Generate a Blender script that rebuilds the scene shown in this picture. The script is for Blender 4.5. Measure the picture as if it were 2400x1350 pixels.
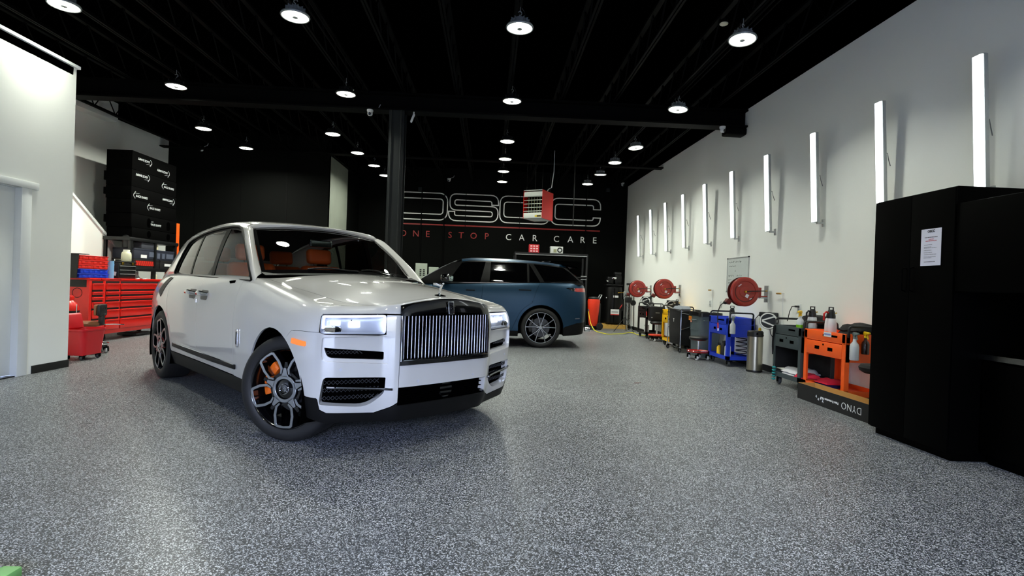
import bpy, bmesh, math, random
import numpy as np
from mathutils import Vector, Matrix, geometry
random.seed(7)
PI = math.pi
for _o in list(bpy.data.objects):
    bpy.data.objects.remove(_o, do_unlink=True)
SC = bpy.context.scene
COL = SC.collection

# ------------------------------------------------------------------ camera
CAM_F, CAM_ROLL, CAM_PITCH, CAM_YAW, CAM_H = 1254.42, 0.0348, -0.0038, 0.0407, 1.2292
_fw = Vector((math.sin(CAM_YAW) * math.cos(CAM_PITCH), math.cos(CAM_YAW) * math.cos(CAM_PITCH), math.sin(CAM_PITCH)))
_r = Vector((math.cos(CAM_YAW), -math.sin(CAM_YAW), 0))
_u = _r.cross(_fw)
_R = _r * math.cos(CAM_ROLL) + _u * math.sin(CAM_ROLL)
_U = -_r * math.sin(CAM_ROLL) + _u * math.cos(CAM_ROLL)
cam_data = bpy.data.cameras.new('camera')
cam_data.sensor_width = 36.0
cam_data.lens = CAM_F / 2400 * 36.0
cam_data.clip_start = 0.05
cam_data.clip_end = 200
cam = bpy.data.objects.new('camera', cam_data)
COL.objects.link(cam)
cam.matrix_world = Matrix(((_R.x, _U.x, -_fw.x, 0), (_R.y, _U.y, -_fw.y, 0), (_R.z, _U.z, -_fw.z, CAM_H), (0, 0, 0, 1)))
SC.camera = cam

# ------------------------------------------------------------------ world, daylight, exposure
world = bpy.data.worlds.new('world')
SC.world = world
world.use_nodes = True
_wn = world.node_tree
_bg = _wn.nodes['Background']
SKY_STRENGTH = 30.0
_bg.inputs['Color'].default_value = (0.52, 0.63, 0.98, 1)      # even overcast sky beyond the open garage door
_bg.inputs['Strength'].default_value = SKY_STRENGTH
SC.view_settings.view_transform = 'Standard'
SC.view_settings.look = 'None'
SC.view_settings.exposure = 0.75
SC.view_settings.gamma = 1.0
SC.view_settings.use_curve_mapping = False
SC.cycles.max_bounces = 10
SC.cycles.diffuse_bounces = 4
SC.cycles.glossy_bounces = 5
SC.cycles.transparent_max_bounces = 16
SC.cycles.sample_clamp_indirect = 6.0
SC.cycles.use_denoising = True
LAMP_L = 6.0        # radiance of the ceiling lamps' lenses
LAMP_W = 20.0        # downward light of each ceiling lamp, in watts
TUBE_L = 2.3       # radiance of the wall tubes

# the doorway behind the camera lets the sky in (a portal only guides the sampling)
pl = bpy.data.lights.new('door_portal', 'AREA')
pl.shape = 'RECTANGLE'; pl.size = 4.0; pl.size_y = 2.8
pl.cycles.is_portal = True
po = bpy.data.objects.new('door_portal', pl)
COL.objects.link(po)
po.location = (-0.4, -2.95, 1.4)
po.rotation_euler = (PI / 2, 0, 0)

# ------------------------------------------------------------------ materials
def lin(c):
    out = []
    for v in c[:3]:
        v = v / 255.0
        out.append(v / 12.92 if v <= 0.04045 else ((v + 0.055) / 1.055) ** 2.4)
    return (out[0], out[1], out[2], 1.0)
MATS = {}
def mat(name, rgb, rough=0.5, metal=0.0, coat=0.0, spec=0.5, var=0.06, vscale=9.0, bump=0.0, bscale=120.0, emit=0.0, ecol=None, aniso=0.0, coat_rough=0.03, trans=0.0):
    """Principled material with a little noise in colour and roughness."""
    if name in MATS:
        return MATS[name]
    m = bpy.data.materials.new(name)
    m.use_nodes = True
    nt = m.node_tree; N = nt.nodes; L = nt.links
    b = N['Principled BSDF']
    col = lin(rgb)
    b.inputs['Roughness'].default_value = rough
    b.inputs['Metallic'].default_value = metal
    b.inputs['Coat Weight'].default_value = coat
    b.inputs['Coat Roughness'].default_value = coat_rough
    b.inputs['Specular IOR Level'].default_value = spec
    if trans: b.inputs['Transmission Weight'].default_value = trans
    tc = N.new('ShaderNodeTexCoord')
    nz = N.new('ShaderNodeTexNoise'); nz.inputs['Scale'].default_value = vscale; nz.inputs['Detail'].default_value = 3
    L.new(tc.outputs['Object'], nz.inputs['Vector'])
    mx = N.new('ShaderNodeMix'); mx.data_type = 'RGBA'
    mx.inputs[6].default_value = tuple(c * (1 - var) for c in col[:3]) + (1,)
    mx.inputs[7].default_value = tuple(min(1, c * (1 + var)) for c in col[:3]) + (1,)
    L.new(nz.outputs['Fac'], mx.inputs[0])
    L.new(mx.outputs[2], b.inputs['Base Color'])
    if bump > 0:
        n2 = N.new('ShaderNodeTexNoise'); n2.inputs['Scale'].default_value = bscale; n2.inputs['Detail'].default_value = 2
        L.new(tc.outputs['Object'], n2.inputs['Vector'])
        bp = N.new('ShaderNodeBump'); bp.inputs['Strength'].default_value = bump; bp.inputs['Distance'].default_value = 0.01
        L.new(n2.outputs['Fac'], bp.inputs['Height']); L.new(bp.outputs['Normal'], b.inputs['Normal'])
    if emit > 0:
        b.inputs['Emission Color'].default_value = lin(ecol) if ecol else col
        b.inputs['Emission Strength'].default_value = emit
    MATS[name] = m
    return m
def glass(name, tint, refl=1.45, rough=0.0, body=None, bfac=0.0):
    """Thin pane: see-through with a tint, mirror reflections by Fresnel."""
    m = bpy.data.materials.new(name); m.use_nodes = True
    nt = m.node_tree; N = nt.nodes; L = nt.links
    for n in list(N): N.remove(n)
    out = N.new('ShaderNodeOutputMaterial')
    tr = N.new('ShaderNodeBsdfTransparent'); tr.inputs['Color'].default_value = tuple(tint) + (1,)
    gl = N.new('ShaderNodeBsdfGlossy'); gl.inputs['Roughness'].default_value = rough; gl.inputs['Color'].default_value = (1, 1, 1, 1)
    fr = N.new('ShaderNodeFresnel'); fr.inputs['IOR'].default_value = refl
    mx = N.new('ShaderNodeMixShader')
    base = tr
    if body:
        df = N.new('ShaderNodeBsdfDiffuse'); df.inputs['Color'].default_value = lin(body)
        m0 = N.new('ShaderNodeMixShader'); m0.inputs[0].default_value = bfac
        L.new(tr.outputs[0], m0.inputs[1]); L.new(df.outputs[0], m0.inputs[2]); base = m0
    # same Fresnel weight from both faces of the thin pane
    ge = N.new('ShaderNodeNewGeometry')
    mv = N.new('ShaderNodeMix'); mv.data_type = 'FLOAT'
    mv.inputs[2].default_value = refl; mv.inputs[3].default_value = 1.0 / refl
    L.new(ge.outputs['Backfacing'], mv.inputs[0]); L.new(mv.outputs[0], fr.inputs['IOR'])
    L.new(fr.outputs[0], mx.inputs[0]); L.new(base.outputs[0], mx.inputs[1]); L.new(gl.outputs[0], mx.inputs[2])
    L.new(mx.outputs[0], out.inputs['Surface'])
    MATS[name] = m
    return m

# ------------------------------------------------------------------ mesh building
class MB:
    def __init__(s):
        s.v = []; s.f = []
    def _add(s, vs, fs):
        o = len(s.v); s.v += [tuple(x) for x in vs]; s.f += [tuple(i + o for i in f) for f in fs]; return s
    def box(s, x0, x1, y0, y1, z0, z1):
        vs = [(x0,y0,z0),(x1,y0,z0),(x1,y1,z0),(x0,y1,z0),(x0,y0,z1),(x1,y0,z1),(x1,y1,z1),(x0,y1,z1)]
        return s._add(vs, [(3,2,1,0),(4,5,6,7),(0,1,5,4),(1,2,6,5),(2,3,7,6),(3,0,4,7)])
    def cbox(s, c, d, M=None):
        x, y, z = d[0] / 2, d[1] / 2, d[2] / 2
        vs = [Vector(p) for p in ((-x,-y,-z),(x,-y,-z),(x,y,-z),(-x,y,-z),(-x,-y,z),(x,-y,z),(x,y,z),(-x,y,z))]
        if M is not None: vs = [M @ p for p in vs]
        return s._add([p + Vector(c) for p in vs], [(3,2,1,0),(4,5,6,7),(0,1,5,4),(1,2,6,5),(2,3,7,6),(3,0,4,7)])
    def tube(s, pts, r, n=8, caps=True):
        pts = [Vector(p) for p in pts]; rs = r if isinstance(r, (list, tuple)) else [r] * len(pts)
        o = len(s.v); prev = None
        for i, p in enumerate(pts):
            if i == 0: t = pts[1] - p
            elif i == len(pts) - 1: t = p - pts[i - 1]
            else: t = (pts[i + 1] - p).normalized() + (p - pts[i - 1]).normalized()
            if t.length < 1e-9: t = Vector((0, 0, 1))
            t.normalize()
            if prev is None:
                a = Vector((0, 0, 1)) if abs(t.z) < 0.9 else Vector((1, 0, 0))
                a = (a - t * a.dot(t)).normalized()
            else:
                a = prev - t * prev.dot(t)
                a = a.normalized() if a.length > 1e-6 else t.orthogonal().normalized()
            prev = a; b = t.cross(a)
            for k in range(n):
                an = 2 * PI * k / n
                s.v.append(tuple(p + (a * math.cos(an) + b * math.sin(an)) * rs[i]))
        for i in range(len(pts) - 1):
            for k in range(n):
                k2 = (k + 1) % n
                s.f.append((o + i*n + k, o + i*n + k2, o + (i+1)*n + k2, o + (i+1)*n + k))
        if caps:
            s.f.append(tuple(o + k for k in reversed(range(n))))
            e = o + (len(pts) - 1) * n
            s.f.append(tuple(e + k for k in range(n)))
        return s
    def cyl(s, p0, p1, r0, r1=None, n=20, caps=True):
        return s.tube([p0, p1], [r0, r0 if r1 is None else r1], n, caps)
    def lathe(s, prof, n=24, c=(0,0,0), ax='z', closed=False):
        """prof: [(r, h)], turned about an axis through c."""
        o = len(s.v); c = Vector(c)
        for r, h in prof:
            for k in range(n):
                a = 2 * PI * k / n; u, w = r * math.cos(a), r * math.sin(a)
                p = {'z': (u, w, h), 'y': (u, h, -w), 'x': (h, u, w)}[ax]
                s.v.append(tuple(c + Vector(p)))
        m = len(prof)
        for i in range(m if closed else m - 1):
            j = (i + 1) % m
            for k in range(n):
                k2 = (k + 1) % n
                s.f.append((o + i*n + k, o + i*n + k2, o + j*n + k2, o + j*n + k))
        return s
    def prism(s, poly, d, plane='xz', at=0.0):
        """Extrude a 2-D polygon by d along the plane's normal, from 'at'."""
        n = len(poly); o = len(s.v)
        def P(a, b, t):
            return {'xz': (a, t, b), 'xy': (a, b, t), 'yz': (t, a, b)}[plane]
        for t in (at, at + d):
            for a, b in poly: s.v.append(P(a, b, t))
        s.f.append(tuple(o + i for i in range(n))); s.f.append(tuple(o + n + i for i in reversed(range(n))))
        for i in range(n):
            j = (i + 1) % n; s.f.append((o + i, o + n + i, o + n + j, o + j))
        return s
    def grid(s, P):
        """P: 2-D list of points."""
        o = len(s.v); r, c = len(P), len(P[0])
        for row in P:
            for p in row: s.v.append(tuple(p))
        for i in range(r - 1):
            for j in range(c - 1):
                s.f.append((o + i*c + j, o + i*c + j + 1, o + (i+1)*c + j + 1, o + (i+1)*c + j))
        return s
    def strip(s, pts, w, h, up=(0,0,1)):
        """Flat bar of width w, height h along a polyline."""
        pts = [Vector(p) for p in pts]; up = Vector(up); o = len(s.v)
        for i, p in enumerate(pts):
            t = (pts[min(i + 1, len(pts) - 1)] - pts[max(i - 1, 0)]).normalized()
            a = t.cross(up).normalized() * (w / 2); b = up * (h / 2)
            for q in (p - a - b, p + a - b, p + a + b, p - a + b): s.v.append(tuple(q))
        for i in range(len(pts) - 1):
            for k in range(4):
                k2 = (k + 1) % 4; s.f.append((o + i*4 + k, o + i*4 + k2, o + i*4 + 4 + k2, o + i*4 + 4 + k))
        s.f.append((o+3,o+2,o+1,o)); e = o + (len(pts) - 1) * 4; s.f.append((e, e+1, e+2, e+3))
        return s
    def xform(s, M, start=0):
        s.v[start:] = [tuple(M @ Vector(p)) for p in s.v[start:]]; return s
    def mesh(s, name, m, bevel=0.0, smooth=35, seg=2, fix=True):
        me = bpy.data.meshes.new(name); me.from_pydata(s.v, [], s.f); me.update()
        if bevel > 0 or fix:
            bm = bmesh.new(); bm.from_mesh(me)
            if fix: bmesh.ops.recalc_face_normals(bm, faces=bm.faces)
            if bevel > 0:
                es = [e for e in bm.edges if len(e.link_faces) == 2 and e.calc_face_angle(0) > 0.6]
                bmesh.ops.bevel(bm, geom=es, offset=bevel, segments=seg, affect='EDGES', profile=0.5, clamp_overlap=True)
            bm.to_mesh(me); bm.free()
        if smooth:
            me.polygons.foreach_set('use_smooth', [True] * len(me.polygons))
            try: me.set_sharp_from_angle(angle=math.radians(smooth))
            except Exception: pass
        for q in (m if isinstance(m, (list, tuple)) else [m]):
            me.materials.append(q)
        return me
    def build(s, name, m, parent=None, bevel=0.0, smooth=35, seg=2, loc=None, rot=None, fix=True):
        return add(name, s.mesh(name, m, bevel, smooth, seg, fix), parent, loc, rot)
def add(name, me, parent=None, loc=None, rot=None):
    o = bpy.data.objects.new(name, me); COL.objects.link(o)
    if parent is not None: o.parent = parent
    if loc is not None: o.location = loc
    if rot is not None: o.rotation_euler = rot
    return o
def tag(o, label=None, cat=None, group=None, kind=None):
    if label: o['label'] = label
    if cat: o['category'] = cat
    if group: o['group'] = group
    if kind: o['kind'] = kind
    return o
def thing(name, label, cat, loc=(0,0,0), rz=0.0, group=None):
    o = bpy.data.objects.new(name, None); COL.objects.link(o)
    o.empty_display_size = 0.1; o.location = loc; o.rotation_euler = (0, 0, rz)
    return tag(o, label, cat, group)
def struct(name, mb, m, label=None, bevel=0.0, smooth=0, parent=None):
    o = mb.build(name, m, parent, bevel, smooth)
    if parent is None: o['kind'] = 'structure'
    if label: o['label'] = label
    return o
def copy_tree(o, parent=None):
    c = o.copy(); COL.objects.link(c)
    if parent is not None:
        c.parent = parent
    for ch in [x for x in o.children]: copy_tree(ch, c)
    return c
def arc(c, r, a0, a1, n=8):
    return [(c[0] + r * math.cos(a0 + (a1 - a0) * i / n), c[1] + r * math.sin(a0 + (a1 - a0) * i / n)) for i in range(n + 1)]
def rrect(w, h, r, n=4, cx=0.0, cy=0.0):
    """Rounded rectangle, counter-clockwise."""
    p = []
    for sx, sy, a in ((1,1,0),(-1,1,PI/2),(-1,-1,PI),(1,-1,1.5*PI)):
        p += arc((cx + sx*(w/2 - r), cy + sy*(h/2 - r)), r, a, a + PI/2, n)
    return p
FONT_CACHE = {}
def text_mesh(body, size, extrude=0.0015, align='LEFT', shear=0.0, space=1.0, bold=0.0):
    cu = bpy.data.curves.new('text_' + body[:6], 'FONT'); cu.body = body; cu.size = size; cu.extrude = extrude
    cu.align_x = align; cu.shear = shear; cu.space_character = space; cu.resolution_u = 3; cu.offset = bold
    to = bpy.data.objects.new('tmp_text', cu); COL.objects.link(to)
    dg = bpy.context.evaluated_depsgraph_get()
    me = bpy.data.meshes.new_from_object(to.evaluated_get(dg))
    bpy.data.objects.remove(to, do_unlink=True)
    return me
def text(name, body, size, m, parent, M, **k):
    me = text_mesh(body, size, **k); me.transform(M); me.materials.clear(); me.materials.append(m)
    return add(name, me, parent)
def frame(o, ex, ey):
    """Matrix taking (x right, y up, z out) of a flat print onto a surface at o with axes ex, ey."""
    ex = Vector(ex).normalized(); ey = Vector(ey).normalized(); ez = ex.cross(ey)
    return Matrix(((ex.x, ey.x, ez.x, o[0]), (ex.y, ey.y, ez.y, o[1]), (ex.z, ey.z, ez.z, o[2]), (0, 0, 0, 1)))
# ------------------------------------------------------------------ shell materials
def floor_mat():
    m = bpy.data.materials.new('epoxy_flake_floor'); m.use_nodes = True
    nt = m.node_tree; N = nt.nodes; L = nt.links; b = N['Principled BSDF']
    tc = N.new('ShaderNodeTexCoord')
    dn = N.new('ShaderNodeTexNoise'); dn.inputs['Scale'].default_value = 150; dn.inputs['Detail'].default_value = 2
    L.new(tc.outputs['Object'], dn.inputs['Vector'])
    ad = N.new('ShaderNodeVectorMath'); ad.operation = 'MULTIPLY_ADD'
    ad.inputs[1].default_value = (0.008, 0.008, 0.0)
    L.new(dn.outputs['Color'], ad.inputs[0]); L.new(tc.outputs['Object'], ad.inputs[2])
    vo = N.new('ShaderNodeTexVoronoi'); vo.inputs['Scale'].default_value = 235; vo.voronoi_dimensions = '2D'
    L.new(ad.outputs[0], vo.inputs['Vector'])
    sp = N.new('ShaderNodeSeparateColor'); L.new(vo.outputs['Color'], sp.inputs[0])
    rp = N.new('ShaderNodeValToRGB'); rp.color_ramp.interpolation = 'CONSTANT'
    el = rp.color_ramp.elements
    el[0].position = 0.0; el[0].color = (0.010, 0.012, 0.014, 1)
    el[1].position = 0.34; el[1].color = (0.024, 0.029, 0.033, 1)
    for pos, c in ((0.54, (0.060, 0.069, 0.075)), (0.68, (0.17, 0.183, 0.19)), (0.80, (0.50, 0.515, 0.53)), (0.993, (0.20, 0.18, 0.14)), (0.9965, (0.32, 0.06, 0.07))):
        e = el.new(pos); e.color = c + (1,)
    L.new(sp.outputs[0], rp.inputs[0])
    # slow drifts in how thickly the chips were broadcast
    ln = N.new('ShaderNodeTexNoise'); ln.inputs['Scale'].default_value = 0.9; ln.inputs['Detail'].default_value = 4
    L.new(tc.outputs['Object'], ln.inputs['Vector'])
    mr = N.new('ShaderNodeMapRange'); mr.inputs[1].default_value = 0.3; mr.inputs[2].default_value = 0.7; mr.inputs[3].default_value = 0.86; mr.inputs[4].default_value = 1.14
    L.new(ln.outputs['Fac'], mr.inputs[0])
    mu = N.new('ShaderNodeMix'); mu.data_type = 'RGBA'; mu.blend_type = 'MULTIPLY'; mu.inputs[0].default_value = 1
    L.new(rp.outputs[0], mu.inputs[6]); L.new(mr.outputs[0], mu.inputs[7]); L.new(mu.outputs[2], b.inputs['Base Color'])
    b.inputs['Roughness'].default_value = 0.42
    b.inputs['Coat Weight'].default_value = 0.13; b.inputs['Coat Roughness'].default_value = 0.30; b.inputs['Specular IOR Level'].default_value = 0.3
    bp = N.new('ShaderNodeBump'); bp.inputs['Strength'].default_value = 0.35; bp.inputs['Distance'].default_value = 0.002
    L.new(sp.outputs[1], bp.inputs['Height']); L.new(bp.outputs['Normal'], b.inputs['Normal']); L.new(bp.outputs['Normal'], b.inputs['Coat Normal'])
    return m
M_floor = floor_mat()
M_white = mat('white_wall_paint', (241, 243, 238), 0.62, var=0.02, vscale=1.5, bump=0.04, bscale=260)
M_white2 = mat('white_trim_paint', (226, 230, 230), 0.42, var=0.015)
M_black = mat('black_wall_paint', (6, 7, 6), 0.7, spec=.06, var=0.25, vscale=2.0, bump=0.05, bscale=160)
M_ceil = mat('black_ceiling_paint', (1, 1, 1), 0.9, spec=.0, var=0.2)
M_steelblk = mat('black_steel_paint', (6, 6, 6), 0.6, spec=.06, var=0.2)
M_colm = mat('grey_black_column_paint', (34, 37, 37), 0.5, spec=.2, var=0.1)
M_rubber = mat('black_rubber_base', (9, 9, 9), 0.5)
M_letter_w = mat('white_sign_paint', (240, 241, 238), 0.5)
M_letter_r = mat('red_sign_paint', (142, 24, 20), 0.5)
M_asphalt = mat('grey_pavement', (46, 46, 45), 0.9, var=0.2, vscale=3)
M_beige = mat('beige_stucco', (150, 138, 108), 0.85, var=0.08)

XR, YB, XL, YP = 4.50, 17.80, -8.60, 14.50
ZD = 5.05
ZO_ = 3.6
def wtop(y): return 4.47 + (y - 5.62) * 0.0189
# floor and ceiling
struct('floor', MB().box(-8.8, XR + .2, -4.2, YB + .2, -0.10, 0.0), M_floor, 'speckled grey epoxy flake floor of the garage')
struct('ceiling', MB().box(-8.8, XR + .2, -4.2, YB + .2, ZD, ZD + .1), M_ceil, 'black painted roof deck over the garage')
# right wall: white up to a sloping paint line, black above it
w = MB(); t = 0.16
def slabX(mb, x0, x1, poly):            # poly in (y, z)
    mb.prism(poly, x1 - x0, 'yz', x0)
slabX(w, XR, XR + t, [(-4.2, 0), (YB, 0), (YB, wtop(YB)), (-4.2, wtop(-4.2))])
wall_right = struct('wall_right', w, M_white, 'long white wall with the vertical tube lights')
w = MB(); slabX(w, XR, XR + t, [(-4.2, wtop(-4.2)), (YB, wtop(YB)), (YB, ZD), (-4.2, ZD)])
struct('wall_right_upper', w, M_ceil, 'black painted band above the white wall')
struct('baseboard_right', MB().box(XR - .012, XR, -4.0, YB, 0, .10), M_rubber, 'black rubber base along the white wall')
wall_back = struct('wall_back', MB().box(XL, XR + t, YB, YB + .16, 0, ZD), M_black, 'black back wall carrying the painted sign')
# white wall with stairs at the far left, black partition room in front of the back wall
w = MB(); slabX(w, XL - t, XL, [(7.05, 0), (YP, 0), (YP, 4.74), (7.05, 4.60)])
struct('wall_left_far', w, M_white, 'white side wall behind the red tool chest')
w = MB(); slabX(w, XL - t, XL, [(7.05, 4.60), (YP, 4.74), (YB, 4.74), (YB, ZD), (-4.2, ZD), (-4.2, ZO_), (7.05, ZO_)])
slabX(w, XL - t, XL, [(YP, 0), (YB, 0), (YB, 4.74), (YP, 4.74)])
struct('wall_left_upper', w, M_ceil, 'black band above the far white wall')
w = MB(); slabX(w, XL, XL + .25, [(9.5, 4.50), (12.2, 4.55), (12.2, 4.95), (9.5, 4.95)])
struct('trim_1', w, M_white2, 'grey soffit box along the top of the far white wall')
# sloped stair wall with a cap
w = MB(); slabX(w, -8.12, -8.02, [(7.05, 0), (13.85, 0), (13.85, .12), (12.09, 1.54), (10.67, 2.62), (7.4, 5.0), (7.05, 5.0)])
struct('wall_stair', w, M_white, 'white stair side wall with a sloping top')
w = MB()
w.prism([(7.4, 5.0), (12.5, 1.19), (12.5, 1.25), (7.4, 5.06)], .16, 'yz', -8.15)
struct('trim_2', w, M_white2, 'white sloping cap on the stair wall')
struct('wall_partition', MB().box(XL, -4.40, YP, YP + .12, 0, ZD), M_black, 'black partition wall facing the garage')
struct('wall_partition_side', MB().box(-4.52, -4.40, YP + .002, 16.35, 0, 4.62), mat('grey_green_paint', (134, 140, 128), .6, var=.12, vscale=2.5), 'pale side wall of the black partition room')
struct('wall_partition_end', MB().box(-4.52, -4.402, 16.35, YB, 0, ZD), M_black, 'black end of the partition room side wall')
# the black partition shows board joints as grooves standing a little proud
for i, x in enumerate((-7.9, -6.7, -5.5)):
    MB().box(x - .012, x + .012, YP - .006, YP, 0, ZD).build('joint_strip', M_steelblk, bpy.data.objects['wall_partition'], smooth=0)
# office block on the left with a recessed door
XO = -5.355
w = MB()
ZO = 3.80
for (y0, y1, z0, z1) in ((-4.2, 5.36, 0, ZO), (6.30, 7.05, 0, ZO), (5.36, 6.30, 2.155, ZO)):
    w.box(XO - .14, XO, y0, y1, z0, z1)
w.box(XL, XO - .14, 6.91, 7.05, 0, ZO)
wall_left = struct('wall_left', w, M_white, 'white office wall with the flush door at the left')
struct('trim_3', MB().box(XL, XO + .03, -4.2, 7.08, ZO, ZO + .035), M_white2, 'white cap ledge on top of the office wall')
struct('ceiling_office', MB().box(XL, XO, -4.2, 7.0, ZO - .1, ZO - .002), M_ceil)
struct('baseboard_left', MB().box(XO, XO + .012, 6.505, 7.06, 0, .095), M_rubber, 'black rubber base on the office wall', bevel=.003)
dr = tag(bpy.data.objects.new('door_1', None), 'white flush door in a white casing', kind='structure'); COL.objects.link(dr)
dr.location = (XO, 5.83, 0)
MB().box(-.10, -.06, -.465, .465, .022, 2.145).build('door_leaf', M_white2, dr, bevel=.003)
MB().box(-.14, .018, .465, .60, 0, 2.155).build('door_casing', M_white2, dr, bevel=.004)
MB().box(-.14, .018, -.60, -.465, 0, 2.155).build('door_casing', M_white2, dr, bevel=.004)
MB().box(-.02, .03, -.68, .68, 2.155, 2.235).build('door_header', M_white2, dr, bevel=.004)
MB().box(-.14, -.02, -.465, .465, 2.145, 2.156).build('door_stop', M_white2, dr)
MB().box(-.13, .0, -.465, .465, 0.001, .012).build('threshold', M_rubber, dr)
# front wall behind the camera with the open garage doorway
w = MB()
for (x0, x1, z0, z1) in ((XL, -2.4, 0, ZD), (1.6, XR + t, 0, ZD), (-2.4, 1.6, 2.8, ZD)):
    w.box(x0, x1, -3.2, -3.0, z0, z1)
struct('wall_front', w, M_black, 'black front wall around the open garage doorway')
struct('ground_outside', MB().box(-30, 30, -34, -3.2, -.15, -.05), M_asphalt, 'pale pavement outside the garage')
w = MB().box(-24, 24, -26, -20, -.05, 5.5)
for k in range(8):
    w.box(-22 + k * 5.6, -19.2 + k * 5.6, -20.0, -19.9, 1.0, 3.4)
struct('wall_outside', w, M_beige, 'beige building across the yard')
# steel: cross beam, I-section column, open-web joists
beam = MB()
beam.box(XL, XR, 9.40, 9.66, 4.215, 4.245).box(XL, XR, 9.515, 9.545, 4.245, 4.50).box(XL, XR, 9.40, 9.66, 4.50, 4.53)
struct('beam_cross', beam, M_steelblk, 'black steel cross beam under the joists')
MB().box(4.12, 4.50, 9.42, 9.64, 4.08, 4.215).build('beam_bracket', M_steelblk, bpy.data.objects['beam_cross'], bevel=.03)
beam = MB()
beam.box(XL, XR, 14.1, 14.3, 4.50, 4.53)
struct('beam_rear', beam, M_steelblk, 'thin black steel beam nearer the back wall')
co = tag(bpy.data.objects.new('pillar', None), 'dark steel column standing behind the pale car', kind='structure'); COL.objects.link(co)
co.location = (-1.725, 9.53, 0)
MB().box(-.13, .13, -.135, -.115, 0, 4.215).build('flange', M_colm, co)
MB().box(-.13, .13, .115, .135, 0, 4.215).build('flange', M_colm, co)
MB().box(-.012, .012, -.115, .115, 0, 4.215).build('web', M_colm, co)
MB().box(-.18, .18, -.18, .18, 0, .02).build('base_plate', M_colm, co)
MB().tube([(.085, -.16, 0), (.085, -.16, 4.21)], .013, 8).build('conduit', M_colm, co)
MB().tube([(-.085, -.155, 0), (-.085, -.155, 4.21)], .010, 8).build('conduit', M_colm, co)
jm = None
for k in range(14):
    x = 3.93 - .925 * k
    if jm is None:
        j = MB()
        for y0, y1 in ((-4.0, YB),):
            j.box(-.035, -.008, y0, y1, 4.545, 4.552).box(.008, .035, y0, y1, 4.545, 4.552)
            j.box(-.012, -.008, y0, y1, 4.552, 4.60).box(.008, .012, y0, y1, 4.552, 4.60)
            j.box(-.035, .035, y0, y1, 4.96, 5.0)
        n = 36; y = -4.0; st = (YB + 4.0) / n
        for i in range(n):
            a = (0, y + i * st, 4.57); bq = (0, y + (i + .5) * st, 4.97); c = (0, y + (i + 1) * st, 4.57)
            j.tube([a, bq, c], .012, 5)
        jm = j.mesh('joist', M_steelblk, smooth=0)
    o = add('joist', jm, None, (x, 0, 0)); o['kind'] = 'structure'; o['label'] = 'black open-web roof joist'
for x in (2.93, -2.45):        # conduits that follow the lamp rows
    o = MB().tube([(x + .12, -3.9, 4.52), (x + .12, 9.38, 4.52)], .012, 6).tube([(x + .19, -3.9, 4.52), (x + .19, 9.38, 4.52)], .010, 6).build('trim_conduit', M_steelblk)
    o['kind'] = 'structure'; o['label'] = 'black conduit run along the joists'

# painted sign on the back wall
YS = YB - .004
def outline(path, wd=.032, closed=True):
    """Flat painted line along a path given in (x, z)."""
    P = [Vector((p[0], 0, p[1])) for p in path]; n = len(P); mb = MB(); L_, R_ = [], []
    for i in range(n):
        a = P[i - 1] if (closed or i > 0) else P[i]; c = P[(i + 1) % n] if (closed or i < n - 1) else P[i]
        d1 = (P[i] - a); d2 = (c - P[i])
        d1 = d1.normalized() if d1.length > 1e-6 else d2.normalized(); d2 = d2.normalized() if d2.length > 1e-6 else d1
        t_ = (d1 + d2); t_ = t_.normalized() if t_.length > 1e-6 else d1
        nr = Vector((t_.z, 0, -t_.x)); k = wd / 2 / max(.5, abs(nr.dot(Vector((d1.z, 0, -d1.x)))))
        L_.append(P[i] + nr * k); R_.append(P[i] - nr * k)
    for i in range(n if closed else n - 1):
        j = (i + 1) % n
        q = [L_[i], L_[j], R_[j], R_[i]]
        mb._add([(v.x, YS - .002, v.z) for v in q] + [(v.x, YS + .004, v.z) for v in q], [(3,2,1,0),(0,1,5,4),(2,3,7,6)])
    return mb
def rr(x0, x1, z0, z1, r):
    return [(a, b) for a, b in rrect(x1 - x0, z1 - z0, r, 6, (x0 + x1) / 2, (z0 + z1) / 2)]
def fil(pts, n=5):
    """Polyline with rounded corners: (x, z, radius)."""
    out = []; m = len(pts)
    for i in range(m):
        p = Vector(pts[i][:2]); r = pts[i][2] if len(pts[i]) > 2 else 0
        if r <= 0: out.append(tuple(p)); continue
        a = (Vector(pts[i - 1][:2]) - p).normalized(); c = (Vector(pts[(i + 1) % m][:2]) - p).normalized()
        p0, p1 = p + a * r, p + c * r
        for k in range(n + 1):
            t_ = k / n; out.append(tuple(p0 * (1 - t_) ** 2 + p * 2 * t_ * (1 - t_) + p1 * t_ ** 2))
    return out
z0, h = 3.325, .885
def cpath(x0, w_=1.66):
    A = [(x0 + w_, z0 + .55), (x0 + w_, z0 + h, .26), (x0, z0 + h, .26), (x0, z0, .26), (x0 + w_, z0, .26), (x0 + w_, z0 + .275),
         (x0 + w_ - .24, z0 + .275), (x0 + w_ - .24, z0 + .185, .07), (x0 + .135, z0 + .185, .12), (x0 + .135, z0 + h - .2, .12), (x0 + w_ - .24, z0 + h - .2, .07), (x0 + w_ - .24, z0 + .55)]
    return fil(A)
def sx(p): return (-1.46 + (p[0] - 598) * .00349, z0 + (1190 - p[1]) * .00354) + tuple([q * .0035 for q in p[2:]])
Spath = fil([sx(p) for p in ((1068,1032),(1068,940,75),(608,940,60),(608,1090,60),(1012,1094,22),(1012,1141,22),(655,1141,18),(655,1104),(598,1104),(598,1190,75),(1066,1190,75),(1066,1046,60),(654,1044,22),(654,994,22),(1005,998,20),(1005,1032))])
outline(cpath(1.94)).build('painted_letter_c', M_letter_w, wall_back, smooth=0)
outline(cpath(.232, 1.65)).build('painted_letter_c', M_letter_w, wall_back, smooth=0)
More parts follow.
